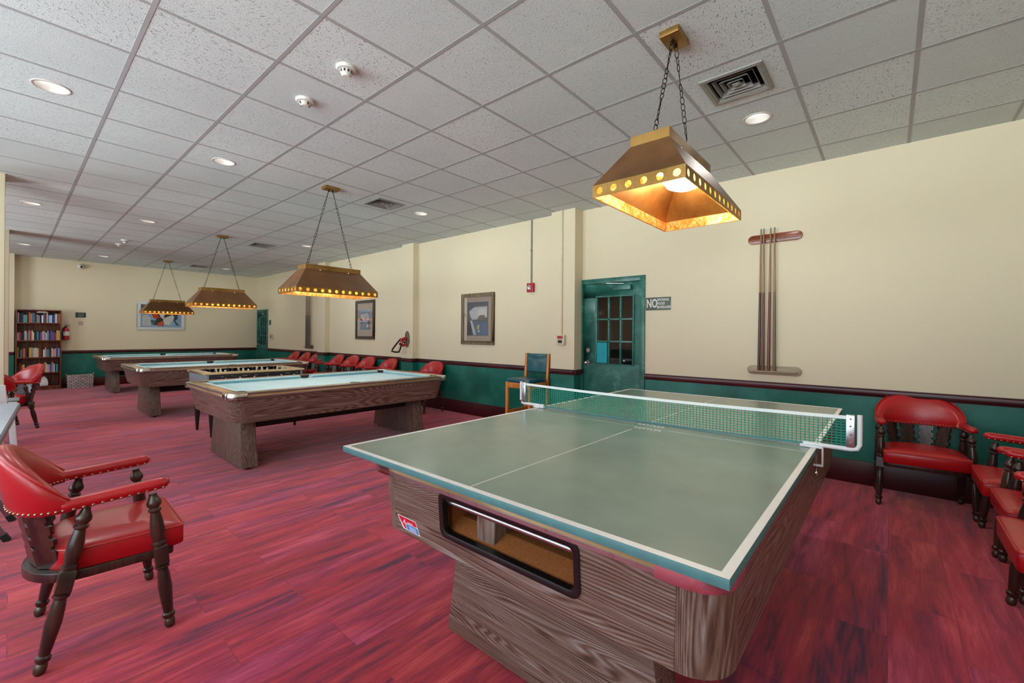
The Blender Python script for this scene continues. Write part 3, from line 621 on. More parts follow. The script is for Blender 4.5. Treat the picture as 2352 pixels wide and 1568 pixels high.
# net
nt = thing('table_tennis_net', 'green table tennis net with white top tape clamped across the table', 'net', ((TX0+TX1)/2, (TY0+TY1)/2, TZ))
NY = hy+.145; NH = .152
m = MB(); sag = lambda y: -.012*(1-(y/NY)**2)
n = 110
for i in range(n+1):
    y = -NY+.03+(2*NY-.06)*i/n; m.box(-.0009, .0009, y-.0014, y+.0014, .012+sag(y)*.6, NH-.012+sag(y))
for k in range(11):
    z = .02+k*(NH-.035)/10.
    P = [(0, -NY+.03+(2*NY-.06)*i/20) for i in range(21)]
    m.loft([[(-.0009, y, z+sag(y)-.0014), (.0009, y, z+sag(y)-.0014), (.0009, y, z+sag(y)+.0014), (-.0009, y, z+sag(y)+.0014)] for _, y in P])
m.build('net_mesh', M['net'], nt, smooth=False)
def strip(nm, mat, z0, z1, th, k):
    m = MB(); m.loft([[(-th, y, z0+sag(y)*k), (th, y, z0+sag(y)*k), (th, y, z1+sag(y)*k), (-th, y, z1+sag(y)*k)] for y in [-NY+.03+(2*NY-.06)*i/20 for i in range(21)]]); m.build(nm, mat, nt)
strip('top_tape', M['netband'], NH-.014, NH, .0022, 1); strip('bottom_cord', M['teal'], .008, .016, .002, .6)
for s in (-1, 1):
    m = MB(); r = .0095; y = s*NY
    m.tube([(0, s*(hy-.05), .013), (0, s*(NY-.03), .013), (0, s*(NY-.008), .018), (0, y, .035), (0, y, NH+.006)], r, 10); p = m.build('post', M['resin'], nt)
    m = MB(); a, b = sorted((s*(NY-.045), s*(NY-.016))); m.box(-.010, .010, a, b, .022, NH+.004)
    m.build('clip_plate', M['alu'], p, bevel=.002)
    m = MB()
    for z in (.04, .075, .11, .14): m.dome((-.010, s*(NY-.03), z), .004, (-1,0,0), 8); 
    m.build('rivet', M['greymetal'], p)
    m = MB(); m.bar((0, s*(hy-.06), .006), (0, s*(hy+.02), .006), .05, .010); m.bar((0, s*(hy+.02), .011), (0, s*(hy+.02), -.075), .024, .006, up=(0,1,0)); m.bar((0, s*(hy+.023), -.075), (0, s*(hy-.012), -.075), .024, .006)
    m.build('clamp', M['resin'], p, bevel=.001)
    m = MB(); m.cyl((0, s*(hy-.002), -.095), (0, s*(hy-.002), -.026), .005, 8); m.tube([(.0+.014*sin(a*pi/6), s*(hy-.002), -.108+.014*cos(a*pi/6)) for a in range(12)], .0028, 6, closed=True); m.build('clamp_screw', M['chrome'], p)

# ------------------------------------------------------------------ captain's chairs
def make_chair(label, loc, rz):
    t = thing('captains_chair', label, 'chair', loc, rz, 'red captain\'s chairs')
    # seat outline: straight front, round back
    def outline(w, f, bk, wr):
        p = [(w-.03, f), (w-.008, f-.006), (w, f-.03)]
        p += [(w-(w-wr)*k/4, f-.03-(f-.03+.06)*k/4) for k in range(1, 5)]
        p += [(wr*cos(a), -.06-(bk-.06)*sin(a)) for a in [pi/2*k/7 for k in range(1, 8)]]
        return p+[(-x, y) for x, y in p[-2::-1]]
    so = outline(.255, .262, .215, .235)
    sc = lambda k, z: [(x*k, (y-.02)*k+.02, z) for x, y in so]
    m = MB(); m.loft([sc(.97,.358), sc(1,.366), sc(1.0,.438), sc(.985,.450), sc(.93,.459), sc(.75,.468), sc(.45,.473), sc(.1,.474)])
    st = m.build('seat', M['red'], t, ang=50)
    m = MB(); m.tube(sc(.997,.4465), .0045, 6, closed=True); m.build('piping', M['red'], st)
    fo = outline(.25, .225, .262, .243)
    m = MB(); m.prism(fo, lambda u, v, w: (u, v, w), (.322, .362)); m.build('seat_frame', M['chairwood'], t, bevel=.005)
    prof = [(0,.012),(.012,.018),(.035,.021),(.06,.019),(.075,.014)]
    legp = [(.07,.015),(.085,.021),(.105,.021),(.115,.0155),(.16,.018),(.30,.0235),(.40,.0205),(.44,.017),(.452,.024),(.468,.024),(.472,.02)]
    legq = [(.618,.02),(.622,.0245),(.64,.0245),(.648,.018),(.67,.021),(.72,.024),(.78,.0225),(.86,.016),(.872,.0215),(.885,.0215),(.895,.0165),(.915,.024),(.935,.0245),(.96,.018),(.985,.013),(1,.013)]
    for sy, fy, ty in ((1,.205,.14), (-1,-.21,-.075)):
        for sx in (1, -1):
            p0, p1 = Vector((sx*(.28 if sy > 0 else .264), fy, 0)), Vector((sx*.259, ty, .628))
            m = MB(); K = lambda P: [(a_, b_*1.14) for a_, b_ in P]; m.lathe(K(legp), p0, p1, 12); m.lathe(K(legq), p0, p1, 12)
            d = (p1-p0).normalized(); a = Vector((1,0,0)); a = (a-d*a.dot(d)).normalized(); b = d.cross(a); rings = []
            for tt_, w in ((.468,.018),(.482,.0255),(.605,.0255),(.62,.018)):
                c = p0.lerp(p1, tt_); rings.append([c+a*w*i+b*w*j for i, j in ((-1,-1),(1,-1),(1,1),(-1,1))])
            m.loft(rings); lg = m.build('leg', M['chairwood'], t)
            m = MB(); m.lathe(prof, p0, p1, 12); m.build('foot_cap', M['metalfoot'], lg)
    # slats under the back
    for ph in (-45, -15, 15, 45):
        ph = radians(ph); m = MB()
        hw = [(0,.048),(.30,.048),(.31,.034),(.36,.034),(.39,.05),(.48,.05),(.49,.036),(.545,.036),(.57,.049),(.69,.049),(.70,.035),(.75,.035),(.76,.047),(1,.047)]
        poly = [(w, z) for z, w in hw]+[(-w, z) for z, w in hw[::-1]]
        c0 = Vector((.195*sin(ph), -.06-.165*cos(ph), .365)); c1 = Vector((.245*sin(ph), -.125-.145*cos(ph), .645))
        tx = Vector((cos(ph), sin(ph), 0)); nn = Vector((sin(ph), -cos(ph), 0))
        m.prism(poly, lambda u, v, w: c0.lerp(c1, v)+tx*u+nn*w, (-.009, .009)); m.build('back_slat', M['chairwood'], t, bevel=.0015, seg=1)
    # upholstered back
    N = 28; rings = []; low_o, low_i = [], []
    for k in range(N+1):
        ph = -pi/2+pi*k/N; c = cos(ph); e = max(c, 0)
        zl = .615+.012*(1-e); zu = .672+.21*e**1.15
        H = zu-zl; th = .026+.006*e; ring = []
        for h, o in ((0,-1),(.04,-1.12),(.35,-1.45),(.7,-1.3),(.93,-.95),(.99,-.4),(1,.1),(.98,.7),(.9,1.0),(.5,1.1),(.08,1.05),(0,.9)):
            lean = .045*h*e
            rr = o*th+lean
            ring.append(((.258+rr)*sin(ph), -.125-(.148+rr)*c if c > 1e-6 else -.125, zl+H*h))
        rings.append(ring); low_o.append(Vector(((.258+th*1.12)*sin(ph), -.125-(.148+th*1.12)*e, zl+.012))); low_i.append(Vector(((.258-th*1.2)*sin(ph), -.125-(.148-th*1.2)*e, zl+.012)))
    m = MB(); m.loft(rings); bk = m.build('backrest', M['red'], t, ang=60)
    m = MB(); m.tube([Vector(r[7])+Vector((0,0,.004)) for r in rings], .005, 6); m.build('piping', M['red'], bk)
    nails = MB()
    for P in (low_o, low_i):
        for a, b in zip(P, P[1:]):
            for q in (0,):
                p = a.lerp(b, q); n = Vector((p.x, p.y+.125, 0)); 
                if n.length < .05: continue
                n.normalize(); nails.dome(p, .0064, n if P is low_o else -n, 6, h=.7)
    for sx in (1, -1):
        path, rr, ww = [], [], []
        for k, (y, r, w) in enumerate(((-.15,.026,.024),(-.135,.031,.028),(-.12,.029,.026),(-.05,.031,.026),(.05,.032,.026),(.13,.033,.026),(.17,.031,.025),(.19,.024,.020),(.2,.010,.009))):
            path.append((sx*(.264-.004*(y+.15)/.35), y, .650+.02*(y+.15)/.35)); rr.append(r); ww.append(w)
        m = MB(); m.tube(path, rr, 14, w=ww); m.build('armrest', M['red'], t, ang=60)
        for k in range(11):
            y = -.115+.29*k/10; xc = .264-.004*(y+.15)/.35; z = .650+.02*(y+.15)/.35-.016
            for s2 in (1, -1): nails.dome((sx*xc+s2*.0255, y, z), .0064, (s2, 0, -.35), 6, h=.7)
        for k in range(4): nails.dome((sx*.260+(k-1.5)*.011, .189-.004*abs(k-1.5), .653), .005, (0,1,-.3), 6, h=.7)
    nails.build('nailhead_trim', M['nail'], t)
    return t
CH = make_chair('red vinyl captain\'s chair alone in the left foreground, turned sideways', (.30, 2.80, 0), -pi/2-.03)
dup(CH, (4.885, -.20, 0), pi/2+.08, 'red vinyl captain\'s chair facing the table tennis top, back to the green wall')
for (x, y, rz, lb) in ((4.305,-.71,.0,'red captain\'s chair in the right corner, next to the one against the green wall'), (3.695,-.73,.0,'red captain\'s chair, middle one of the three side on at the right edge'), (3.085,-.68,.0,'red captain\'s chair nearest at the right edge, front leg in full view')):
    dup(CH, (x, y, 0), rz, lb)
FAR = [(12.06,'first beside the far door'), (11.41,'second from the far door'), (10.76,'third from the far door'), (9.72,'fourth from the far door, past a pillar'), (9.06,'fifth from the far door'), (8.42,'sixth from the far door'), (7.62,'seventh from the far door'), (6.22,'alone beyond the nearest pool table')]
for y, lb in FAR: dup(CH, (4.80 if y > 7 else 4.80, y, 0), pi/2+random.uniform(-.08,.08), 'red captain\'s chair against the green wall, '+lb)
dup(CH, (-.02, 9.19, 0), pi/2+.35, 'red captain\'s chair beside the column, its shiny back towards the bookcase')
dup(CH, (-.24, 8.28, 0), .05, 'red captain\'s chair half hidden by the column, its back turned to the room')

# ------------------------------------------------------------------ pendant lamps
def make_lamp(label, loc, drop, globe=True):
    """loc: point on the ceiling; drop: ceiling to the shade's lower rim"""
    t = thing('pendant_lamp', label, 'lamp', loc, 0, 'brass billiard pendant lamps')
    zb = -drop; ax, ay, hb = .485, .24, .062; cx, cy = .325, .10; zs = zb+hb; zc = zb+.285; zt = zb+.33
    m = MB(); m.box(-.085,.085,-.055,.055,-.035,0); m.build('canopy', M['brass'], t, bevel=.003)
    # sloping shade, thin sheet with an outside and an inside
    q = lambda a, b, z: [(-a,-b,z),(a,-b,z),(a,b,z),(-a,b,z)]
    m = MB(); m.loft([q(ax,ay,zs), q(cx,cy,zc)], 0, caps=False); sh = m.build('shade', M['bronze'], t, smooth=False)
    m = MB(); m.loft([q(ax-.003,ay-.003,zs), q(cx-.003,cy-.003,zc)], 0, caps=False); m.face(q(cx-.003,cy-.003,zc)); m.build('shade_lining', M['innerbrass'], t, smooth=False)
    m = MB(); m.loft([q(cx+.004,cy+.004,zc-.012), q(cx+.004,cy+.004,zt), q(cx-.004,cy-.004,zt+.002)], 0); m.build('top_cap', M['brass'], t, smooth=False)
    # perforated rim band: 12 holes on the long sides, 6 on the ends
    m = MB(); zm = zb+hb/2
    for s in (1, -1):
        for n_, half, side in ((12, ax, 0), (6, ay, 1)):
            w = half/n_
            for k in range(n_):
                c = -half+w*(2*k+1); o = (ay if side == 0 else ax)
                for d in (0, -.0025):
                    f = (lambda u, v, c=c, o=o, s=s, d=d: (c+u, s*(o+d), zm+v)) if side == 0 else (lambda u, v, c=c, o=o, s=s, d=d: (s*(o+d), c+u, zm+v))
                    m.holed(f, w, hb/2, .0185, 16)
    m.build('rim_band', M['brass'], t, smooth=False)
    for s in (1, -1):
        m = MB(); a, b = sorted((s*(ay-.006), s*(ay-.009))); m.box(-ax+.01, ax-.01, a, b, zb+.002, zs-.004); m.build('amber_strip', M['amber'], t, smooth=False)
        m = MB(); a, b = sorted((s*(ax-.006), s*(ax-.009))); m.box(a, b, -ay+.01, ay-.01, zb+.002, zs-.004); m.build('amber_strip', M['amber'], t, smooth=False)
    # chains
    for s in (1, -1):
        m = MB(); p0, p1 = Vector((s*.022, 0, -.035)), Vector((s*.27, 0, zt)); L = (p1-p0).length; n_ = int(L/.034); d = (p1-p0).normalized()
        a = Vector((0,1,0)); b = d.cross(a)
        for k in range(n_):
            c = p0.lerp(p1, (k+.5)/n_); e = a if k % 2 else b
            e = (a*cos(k*1.9)+b*sin(k*1.9)) if k % 2 == 0 else (a*cos(k*1.9+1.2)+b*sin(k*1.9+1.2))
            m.tube([c+d*.0205*sin(2*pi*i/10)+e*.0105*cos(2*pi*i/10) for i in range(10)], .0024, 5, closed=True)
        m.cyl(p0+Vector((0,0,.002)), p0-Vector((0,0,.022)), .007, 8); m.cyl(p1-Vector((0,0,.012)), p1+Vector((0,0,.012)), .006, 8)
        m.build('chain', M['chain'], t)
    # lit diffusers hanging under the lining
    for s in (-1, 1):
        m = MB(); r = .12; z1 = zc-.012; prof = [(0,r*.9),(.25,r),(.55,r*.98),(.8,r*.8),(.95,r*.45),(1,r*.05)]
        m.lathe(prof, (s*.17,0,z1), (s*.17,0,z1-.115), 24); gl = m.build('bulb_globe', M['bulb'], t)
        li = bpy.data.lights.new('bulb_light', 'POINT'); li.energy = LAMP_W; li.color = (1,.86,.68); li.shadow_soft_size = .05
        lo = link('bulb_light', li, t, (s*.17, 0, z1-.17))
    return t
LAMP_W = 5.5
LP = [(2.48,.94,CZ-2.08,'square edged brass pendant lamp over the table tennis top, seen from below'), (2.47,4.98,CZ-1.80,'brass pendant lamp hanging over the nearest pool table'), (2.475,8.98,CZ-1.80,'brass pendant lamp hanging over the middle pool table'), (2.50,13.2,CZ-1.79,'brass pendant lamp farthest away, in front of the white framed picture')]
for k, (x, y, d, lb) in enumerate(LP):
    make_lamp(lb, (x, y, CZ), d)

# ------------------------------------------------------------------ ceiling fittings
def make_can(label, loc):
    t = thing('recessed_ceiling_light', label, 'ceiling light', loc, 0, 'recessed ceiling lights'); n = 28
    c = lambda r, z: [(r*cos(2*pi*i/n), r*sin(2*pi*i/n), z) for i in range(n)]
    m = MB(); m.loft([c(.100,.002), c(.099,-.004), c(.086,-.005), c(.082,0), c(.068,.05), c(.066,.062)], caps=False); m.build('trim_ring', M['offwhite'], t, ang=60)
    m = MB(); m.loft([c(.0665,.055), c(.05,.052), c(.002,.050)]); m.build('lens', M['can'], t)
    li = bpy.data.lights.new('downlight', 'AREA'); li.shape = 'DISK'; li.size = .12; li.energy = CAN_W; li.color = (1,.97,.93)
    link('downlight', li, t, (0,0,-.008))
    return t
CAN_W = 9.0
for x, y, lb in CANS:
    cx, cy = ctr(snap(x, y)); make_can('round recessed ceiling light '+lb, (cx, cy, CZ))
def make_vent(label, loc):
    t = thing('air_vent', label, 'vent', loc, 0, 'square ceiling vents')
    q = lambda a, z: [(-a,-a,z),(a,-a,z),(a,a,z),(-a,a,z)]
    m = MB(); m.loft([q(.192,.001), q(.19,-.010), q(.168,-.014), q(.150,-.004), q(.148,.02)], caps=False); m.build('frame', M['vent'], t, smooth=False)
    for k, a in enumerate((.126, .088, .050)):
        m = MB(); m.loft([q(a-.017,.024), q(a-.003,.0), q(a,-.004), q(a,.0)], caps=False); m.build('louver', M['vent'], t, smooth=False)
    m = MB(); m.loft([q(.026,.0), q(.002,-.012)]); m.build('centre_plate', M['vent'], t, smooth=False)
    m = MB(); m.loft([q(.165,.0), q(.165,.12)], caps=False); m.face(q(.165,.12)); m.build('duct', M['hole'], t, smooth=False)
    return t
for (x, y), lb in zip(VENTS, ('beside the lamp over the table tennis top', 'behind the lamp over the nearest pool table', 'between the nearest and the middle pool table lamps', 'farthest, above the last pool table')):
    cx, cy = ctr(snap(x, y)); make_vent('square louvred grey ceiling vent '+lb, (cx, cy, CZ))
def detector(label, loc, big=True):
    t = thing('smoke_detector', label, 'smoke detector', loc, 0, 'ceiling detectors'); R = .062 if big else .062
    m = MB(); m.lathe([(0,R),(.25,R),(.4,R*.92),(.45,R*.6)], (0,0,.001), (0,0,-.05), 24); m.build('base', M['offwhite'], t)
    m = MB(); m.lathe([(0,R*.62),(.3,R*.62),(.55,R*.55),(.8,R*.45),(1,R*.38)], (0,0,-.02), (0,0,-.06 if big else -.045), 20); hd = m.build('sensor_head', M['offwhite'], t)
    m = MB(); k = 10 if big else 4
    for i in range(k):
        a = 2*pi*i/k+.2; r = R*.595
        d, e = Vector((cos(a), sin(a), 0)), Vector((-sin(a), cos(a), 0))
        m.hexa([Vector((0,0,-.040))+d*r-e*.005, Vector((0,0,-.040))+d*(r+.001)-e*.005, Vector((0,0,-.040))+d*(r+.001)+e*.005, Vector((0,0,-.040))+d*r+e*.005], [Vector((0,0,-.024))+d*r-e*.006, Vector((0,0,-.024))+d*(r+.002)-e*.006, Vector((0,0,-.024))+d*(r+.002)+e*.006, Vector((0,0,-.024))+d*r+e*.006])
    m.build('sensor_slots', M['black'], hd, smooth=False)
detector('white smoke detector with slotted head, nearer of the front pair', (1.415, 2.66, CZ)); detector('flatter white smoke detector, second of the front pair', (1.415, 3.26, CZ), False)
detector('small white detector far off, nearer of the far pair', (1.415, 10.85, CZ)); detector('small white detector far off, farther of the far pair', (1.405, 11.42, CZ), False)

# ------------------------------------------------------------------ things on the right wall
def text_wall_x(nm, body, size, mat, par, y, z, x, sx=1., align='LEFT', bold=0):
    return text_part(nm, body, size, mat, par, frame3((x, y, z), (0,-1,0), (0,0,1)), sx, align, bold=bold)
sg = thing('wall_sign', 'grey green wall sign banning smoking, food and beverages, right of the door', 'sign', (XR, 2.135, 1.75))
m = MB(); m.box(-.008, 0, -.155, .155, -.078, .078); m.build('sign_board', M['sign'], sg, bevel=.002)
text_wall_x('big_word', 'NO', .145, M['signwhite'], sg, .146, 0, -.0086, .60, bold=.004)
for z, w, k in ((.045,'SMOKING',.92), (0,'FOOD',.95), (-.045,'BEVERAGES',.92)): text_wall_x('small_words', w, .042, M['signwhite'], sg, .012, z, -.0086, k*.86, bold=.0012)
# cue racks
def cue(label, loc, tilt, mats, L=1.47):
    t = thing('pool_cue', label, 'cue', loc, 0, 'pool cues in the wall racks')
    top = Vector((.0, tilt, L))
    m = MB(); m.lathe([(0,.0145),(.5,.0118),(.55,.0116)], (0,0,0), top, 10); m.build('butt', mats[0], t)
    m = MB(); m.lathe([(.55,.0112),(.96,.0068),(.985,.0065)], (0,0,0), top, 10); m.build('shaft', mats[1], t)
    m = MB(); m.lathe([(.985,.0065),(1,.006)], (0,0,0), top, 10); m.build('tip', M['teal'], t)
    return t
def rounded(L, H, n=6):
    p = []
    for cx, a0 in ((L/2-H/2, -90), (-L/2+H/2, 90)):
        for k in range(n+1):
            a = radians(a0+180*k/n); p.append((cx+H/2*cos(a), H/2*sin(a)))
    return p
def rack(label, x, y, zlo, zhi, mt, mb_):
    t = thing('cue_rack', label, 'cue rack', (x, y, 0))
    for nm, z, mm, d in (('top_bar', zhi, mt, .010), ('bottom_bar', zlo, mb_, .055)):
        m = MB(); m.prism(rounded(.49, .092), lambda u, v, w: (-w, u, z+v), (.002, .018)); b = m.build(nm, mm, t, bevel=.004)
        m = MB(); m.prism(rounded(.42, .018), lambda u, v, w: (-w, u, z-.01+v*.8), (.016, .024+d)); m.build('cue_ledge', mm, b, bevel=.003)
    return t
rack('wooden cue rack holding four cues on the cream wall right of the door', XR, .905, 1.01, 2.38, M['rackred'], M['racktan'])
for (dy, tl, mats, lb) in ((1.032-.905,-.012,(M['cuedark'],M['cuetip']),'dark butted cue, first from the door in the near rack'), (.995-.905,.0,(M['cuebutt'],M['cuetip']),'reddish butted cue, second from the door in the near rack'), (.945-.905,-.012,(M['cuebutt'],M['cuetip']),'reddish butted cue with black foot, third from the door in the near rack'), (.893-.905,.004,(M['cuegrey'],M['cuetip']),'grey brown butted cue, last from the door in the near rack')):
    cue(lb, (XR-.047, .905+dy, 1.0095), tl, mats)
rack('dark cue rack on the cream wall behind the nearest pool table lamp', XL, 11.38, 1.0, 2.38, M['cuedark'], M['cuegrey'])
for k, dy in enumerate((.12, .06, .0, -.06, -.12)):
    cue('dark cue, %s from the far door in the far rack' % ('first','second','third','fourth','fifth')[k], (XL-.047, 11.38+dy, .9995), 0, (M['cuedark'] if k % 2 else M['cuegrey'], M['cuegrey'] if k % 2 else M['cuetip']))
# framed pictures
def picture(name_label, x, yc, zc, w, h, fw, mats, art, normal='x', mount_w=.09):
    t = thing('framed_picture', name_label, 'picture', (x, yc, zc) if normal == 'x' else (x, yc, zc))
    P = (lambda u, v, d: (-d, -u, v)) if normal == 'x' else (lambda u, v, d: (u, -d, v))
    def rect(m, u0, u1, v0, v1, d0, d1):
        m.loft([[P(u0,v0,d0),P(u1,v0,d0),P(u1,v1,d0),P(u0,v1,d0)], [P(u0,v0,d1),P(u1,v0,d1),P(u1,v1,d1),P(u0,v1,d1)]])
    W, H = w/2, h/2
    m = MB(); rect(m,-W,W,H-fw,H,.002,.03); rect(m,-W,W,-H,-H+fw,.002,.03); rect(m,-W,-W+fw,-H+fw,H-fw,.002,.03); rect(m,W-fw,W,-H+fw,H-fw,.002,.03); m.build('frame', mats[0], t, bevel=.004)
    m = MB(); rect(m,-W+fw,W-fw,-H+fw,H-fw,.003,.012); m.build('mat_board', mats[1], t, smooth=False)
    a, b = W-fw-mount_w, H-fw-mount_w*1.15
    m = MB(); rect(m,-a,a,-b,b,.012,.0125); pr = m.build('print', art[0], t, smooth=False)
    for k, (mm, poly) in enumerate(art[1]):
        m = MB(); d = .0126+.0002*k; m.loft([[P(u*a,v*b,.0122) for u, v in poly], [P(u*a,v*b,d) for u, v in poly]]); m.build('printed_shape', mm, pr, smooth=False)
    m = MB(); rect(m,-W+fw,W-fw,-H+fw,H-fw,.018,.0195); m.build('glass', M['picglass'], t, smooth=False)
    return t
A = {k: plain('print_'+k, c, .6, var=.1, scale=14) for k, c in dict(slate='#56656f', pale='#c3c6c8', white='#d9d8d4', brown='#7d6b66', blue='#4d7296', navy='#22324a', sky='#8fb0cc', lilac='#a9a3c0', grey='#6c7078', red='#b8321f', black='#0e0e16', orange='#d24a20', teal='#1f5a66', cream='#ccc2a8', yellow='#c3bf6a', pink='#c9a6a0').items()}
art1 = (A['slate'], [(A['navy'], [(-1,-.95),(-.5,-.95),(-.65,-.2),(-.95,-.1)]), (A['grey'], [(-.6,.55),(-.2,.8),(.4,.85),(.3,.7),(-.3,.6)]), (A['pale'], [(-.8,.45),(-.3,.7),(.9,.72),(.9,.1),(.5,0),(-.5,-.05),(-.65,.1)]), (A['white'], [(-.2,.4),(.4,.6),(.85,.55),(.85,.2),(.2,.1)]), (A['brown'], [(0,.0),(.2,.2),(.65,.22),(.7,.05),(.3,-.1)]), (A['blue'], [(-.35,-.2),(.9,-.2),(.95,-.95),(-.15,-.95)]), (A['pale'], [(-.7,-.1),(-.5,-.1),(-.1,-.95),(-.35,-.95)]), (A['yellow'], [(0,-.4),(.2,-.35),(.15,-.65),(-.05,-.6)]), (A['white'], [(.05,-.68),(.2,-.66),(.2,-.78),(.05,-.78)])])
picture('rectangular figure print in a weathered wooden frame, left of the red alarm', XL, 5.18, 1.615, .77, .855, .06, (M['framewood'], M['mount']), art1, mount_w=.075)
art2 = (A['sky'], [(A['blue'], [(-1,-.98),(1,-.98),(1,-.25),(-1,-.2)]), (A['white'], [(-.9,.5),(.1,.62),(.6,.78),(.75,.2),(.6,-.1),(-.3,-.05),(-.9,.2)]), (A['navy'], [(-.4,.62),(.1,.72),(.4,.92),(.1,.66)]), (A['navy'], [(.4,.6),(.75,.58),(.6,.72)]), (A['lilac'], [(-.5,.05),(.3,.3),(.7,-.1),(.6,-.3),(-.4,-.1)]), (A['navy'], [(-1,.18),(-.6,.08),(-.4,-.15),(-1,-.05)]), (A['navy'], [(-1,-.28),(-.2,-.25),(-.2,-.33),(-1,-.4)]), (A['slate'], [(.1,-.95),(.4,-.3),(1,.1),(1,-.95)]), (A['white'], [(.4,-.4),(.7,-.5),(.55,-.8),(.35,-.7)])])
picture('narrow blue print in a dark frame, between two pillars behind the nearest lamp', XL, 8.675, 1.655, .77, .855, .065, (M['framedark'], M['mount']), art2, mount_w=.12)
art3 = (A['sky'], [(A['slate'], [(-1,.3),(-.4,.98),(-1,.98)]), (A['black'], [(-1,.15),(-.5,.2),(-.25,-.25),(-.45,-.8),(.1,-.9),(.1,-.2),(.9,.1),(.6,.35),(-.2,.4)]), (A['red'], [(-.6,.4),(-.3,.3),(-.05,-.15),(-.35,-.25)]), (A['orange'], [(-.45,.2),(-.15,.1),(-.25,-.28)]), (A['white'], [(-.3,.9),(.2,.8),(.1,-.3),(-.05,-.1)]), (A['white'], [(.1,-.2),(.55,.15),(.65,-.1),(.4,-.8),(.05,-.75)]), (A['pale'], [(-.95,.05),(-.7,.1),(-.5,-.3),(-.55,-.9),(-.95,-.9)]), (A['red'], [(.2,.55),(.6,.45),(.65,.2),(.2,.3)]), (A['orange'], [(-.2,-.65),(.05,-.45),(.15,-.6),(.0,-.9),(-.2,-.9)]), (A['teal'], [(-.55,-.35),(-.3,-.4),(-.3,-.7),(-.5,-.7)]), (A['navy'], [(.65,.2),(.8,.15),(.82,-.2),(.68,-.4),(.88,-.85),(.75,-.8),(.6,-.4)])])
picture('wide colourful abstract print in a white frame on the far wall', 2.72, YF, 1.785, 1.02, .75, .07, (M['framewhite'], M['framewhite']), art3, normal='y', mount_w=.005)
# fire alarm, conduit and call points
fa = thing('fire_alarm', 'red fire alarm horn with strobe below a vertical conduit', 'fire alarm', (XL, 4.045, 2.06))
m = MB(); m.box(-.05, 0, -.06, .06, -.068, .068); m.build('housing', M['redplastic'], fa, bevel=.008)
m = MB(); m.box(-.062, -.05, -.02, .05, -.035, .035); m.build('strobe_lens', M['chrome'], fa, bevel=.006)
m = MB(); m.cyl((-.014, 0, .068), (-.014, 0, CZ-2.06), .011, 10); m.box(-.03, 0, -.012, .012, .55, .57); m.build('conduit', M['conduit'], fa)
def callpoint(label, x, y, z, pipe):
    t = thing('call_point', label, 'call point', (x, y, z), 0, 'fire call points')
    m = MB(); m.box(-.045, 0, -.064, .064, -.07, .07); m.build('box', M['cream'], t, bevel=.006)
    m = MB(); m.box(-.05, -.044, -.045, .045, .02, .055); m.build('red_plate', M['redplastic'], t, bevel=.002)
    m = MB(); m.box(-.056, -.044, -.03, .03, -.04, -.0); m.build('handle', M['black'], t, bevel=.003)
    if pipe:
        m = MB(); m.box(-.02, 0, -.010, .010, .07, CZ-z); m.build('conduit', M['cream'], t, bevel=.002)
callpoint('cream fire call point with raceway on the pillar beside the glazed door', XP, 3.41, 1.29, True); callpoint('small fire call point beside the far green door', XL, 13.82, 1.25, False)
m = MB(); m.box(-.008, 0, -.07, .07, -.075, .075); tag(m.build('small_sign', M['sign'], bevel=.002, loc=(XL, 14.0, 1.66)), 'small square grey sign beside the far green door', 'sign')
m = MB(); m.box(-.01, 0, -.036, .036, -.058, .058); m.box(-.02, -.009, -.006, .006, -.012, .012); tag(m.build('light_switch', M['offwhite'], bevel=.002, loc=(XL, 14.02, 1.17)), 'white light switch low beside the far green door', 'switch')
# strap on an oval plaque
sp = thing('strap_holder', 'oval wooden plaque with a red and black strap loop hung on a cream pillar', 'wall hook', (XP, 6.965, 1.215))
m = MB(); n = 24; e = lambda a, b, x: [(x, a*cos(2*pi*i/n), .04+b*sin(2*pi*i/n)) for i in range(n)]
m.loft([e(.072,.155,0), e(.072,.155,-.015), e(.062,.14,-.022)]); m.build('plaque', M['framewood'], sp)
m = MB(); m.tube([(-.02,.0,.06),(-.10,.0,.05),(-.14,.02,.02),(-.15,.03,-.05),(-.08,.02,-.08),(-.03,0,-.05)], .024, 8); m.tube([(-.05,-.02,.05),(-.13,-.02,.0),(-.13,0,-.09)], .014, 8); m.build('red_pad', M['redplastic'], sp)
m = MB(); m.tube([(-.13,.03,.05),(-.17,.12,-.06),(-.2,.2,-.16),(-.21,.2,-.19),(-.2,.1,-.205),(-.19,.0,-.2),(-.17,-.01,-.15),(-.13,.0,-.04)], .016, 8); m.tube([(-.03,.02,-.04),(-.09,.03,.0),(-.14,.04,.02)], .012, 8); m.build('black_strap', M['rubber'], sp)

# ------------------------------------------------------------------ tall stool
st = thing('bar_stool', 'tall honey oak stool with teal vinyl seat and back, before the green wall', 'stool', (4.80, 3.86, 0), pi/2)
for sx in (1, -1):
    m = MB(); m.box(sx*.2-.02, sx*.2+.02, .185, .225, 0, .70); m.build('leg', M['stoolwood'], st, bevel=.004)
    m = MB(); q = lambda y0, y1, z: [(sx*.2-.02,y0,z),(sx*.2+.02,y0,z),(sx*.2+.02,y1,z),(sx*.2-.02,y1,z)]
    m.loft([q(-.225,-.18,0), q(-.225,-.175,.66), q(-.255,-.21,1.09)]); m.build('leg', M['stoolwood'], st, bevel=.004)
    m = MB(); m.box(sx*.2-.012, sx*.2+.012, -.18, .19, .62, .695); m.build('side_apron', M['stoolwood'], st, bevel=.003)
    m = MB(); m.box(sx*.2-.011, sx*.2+.011, -.18, .19, .26, .30); m.build('stretcher', M['stoolwood'], st, bevel=.003)
for y, nm in ((.205, 'front_apron'), (-.205, 'rear_apron')):
    m = MB(); m.box(-.18, .18, y-.012, y+.012, .62, .695); m.build(nm, M['stoolwood'], st, bevel=.003)
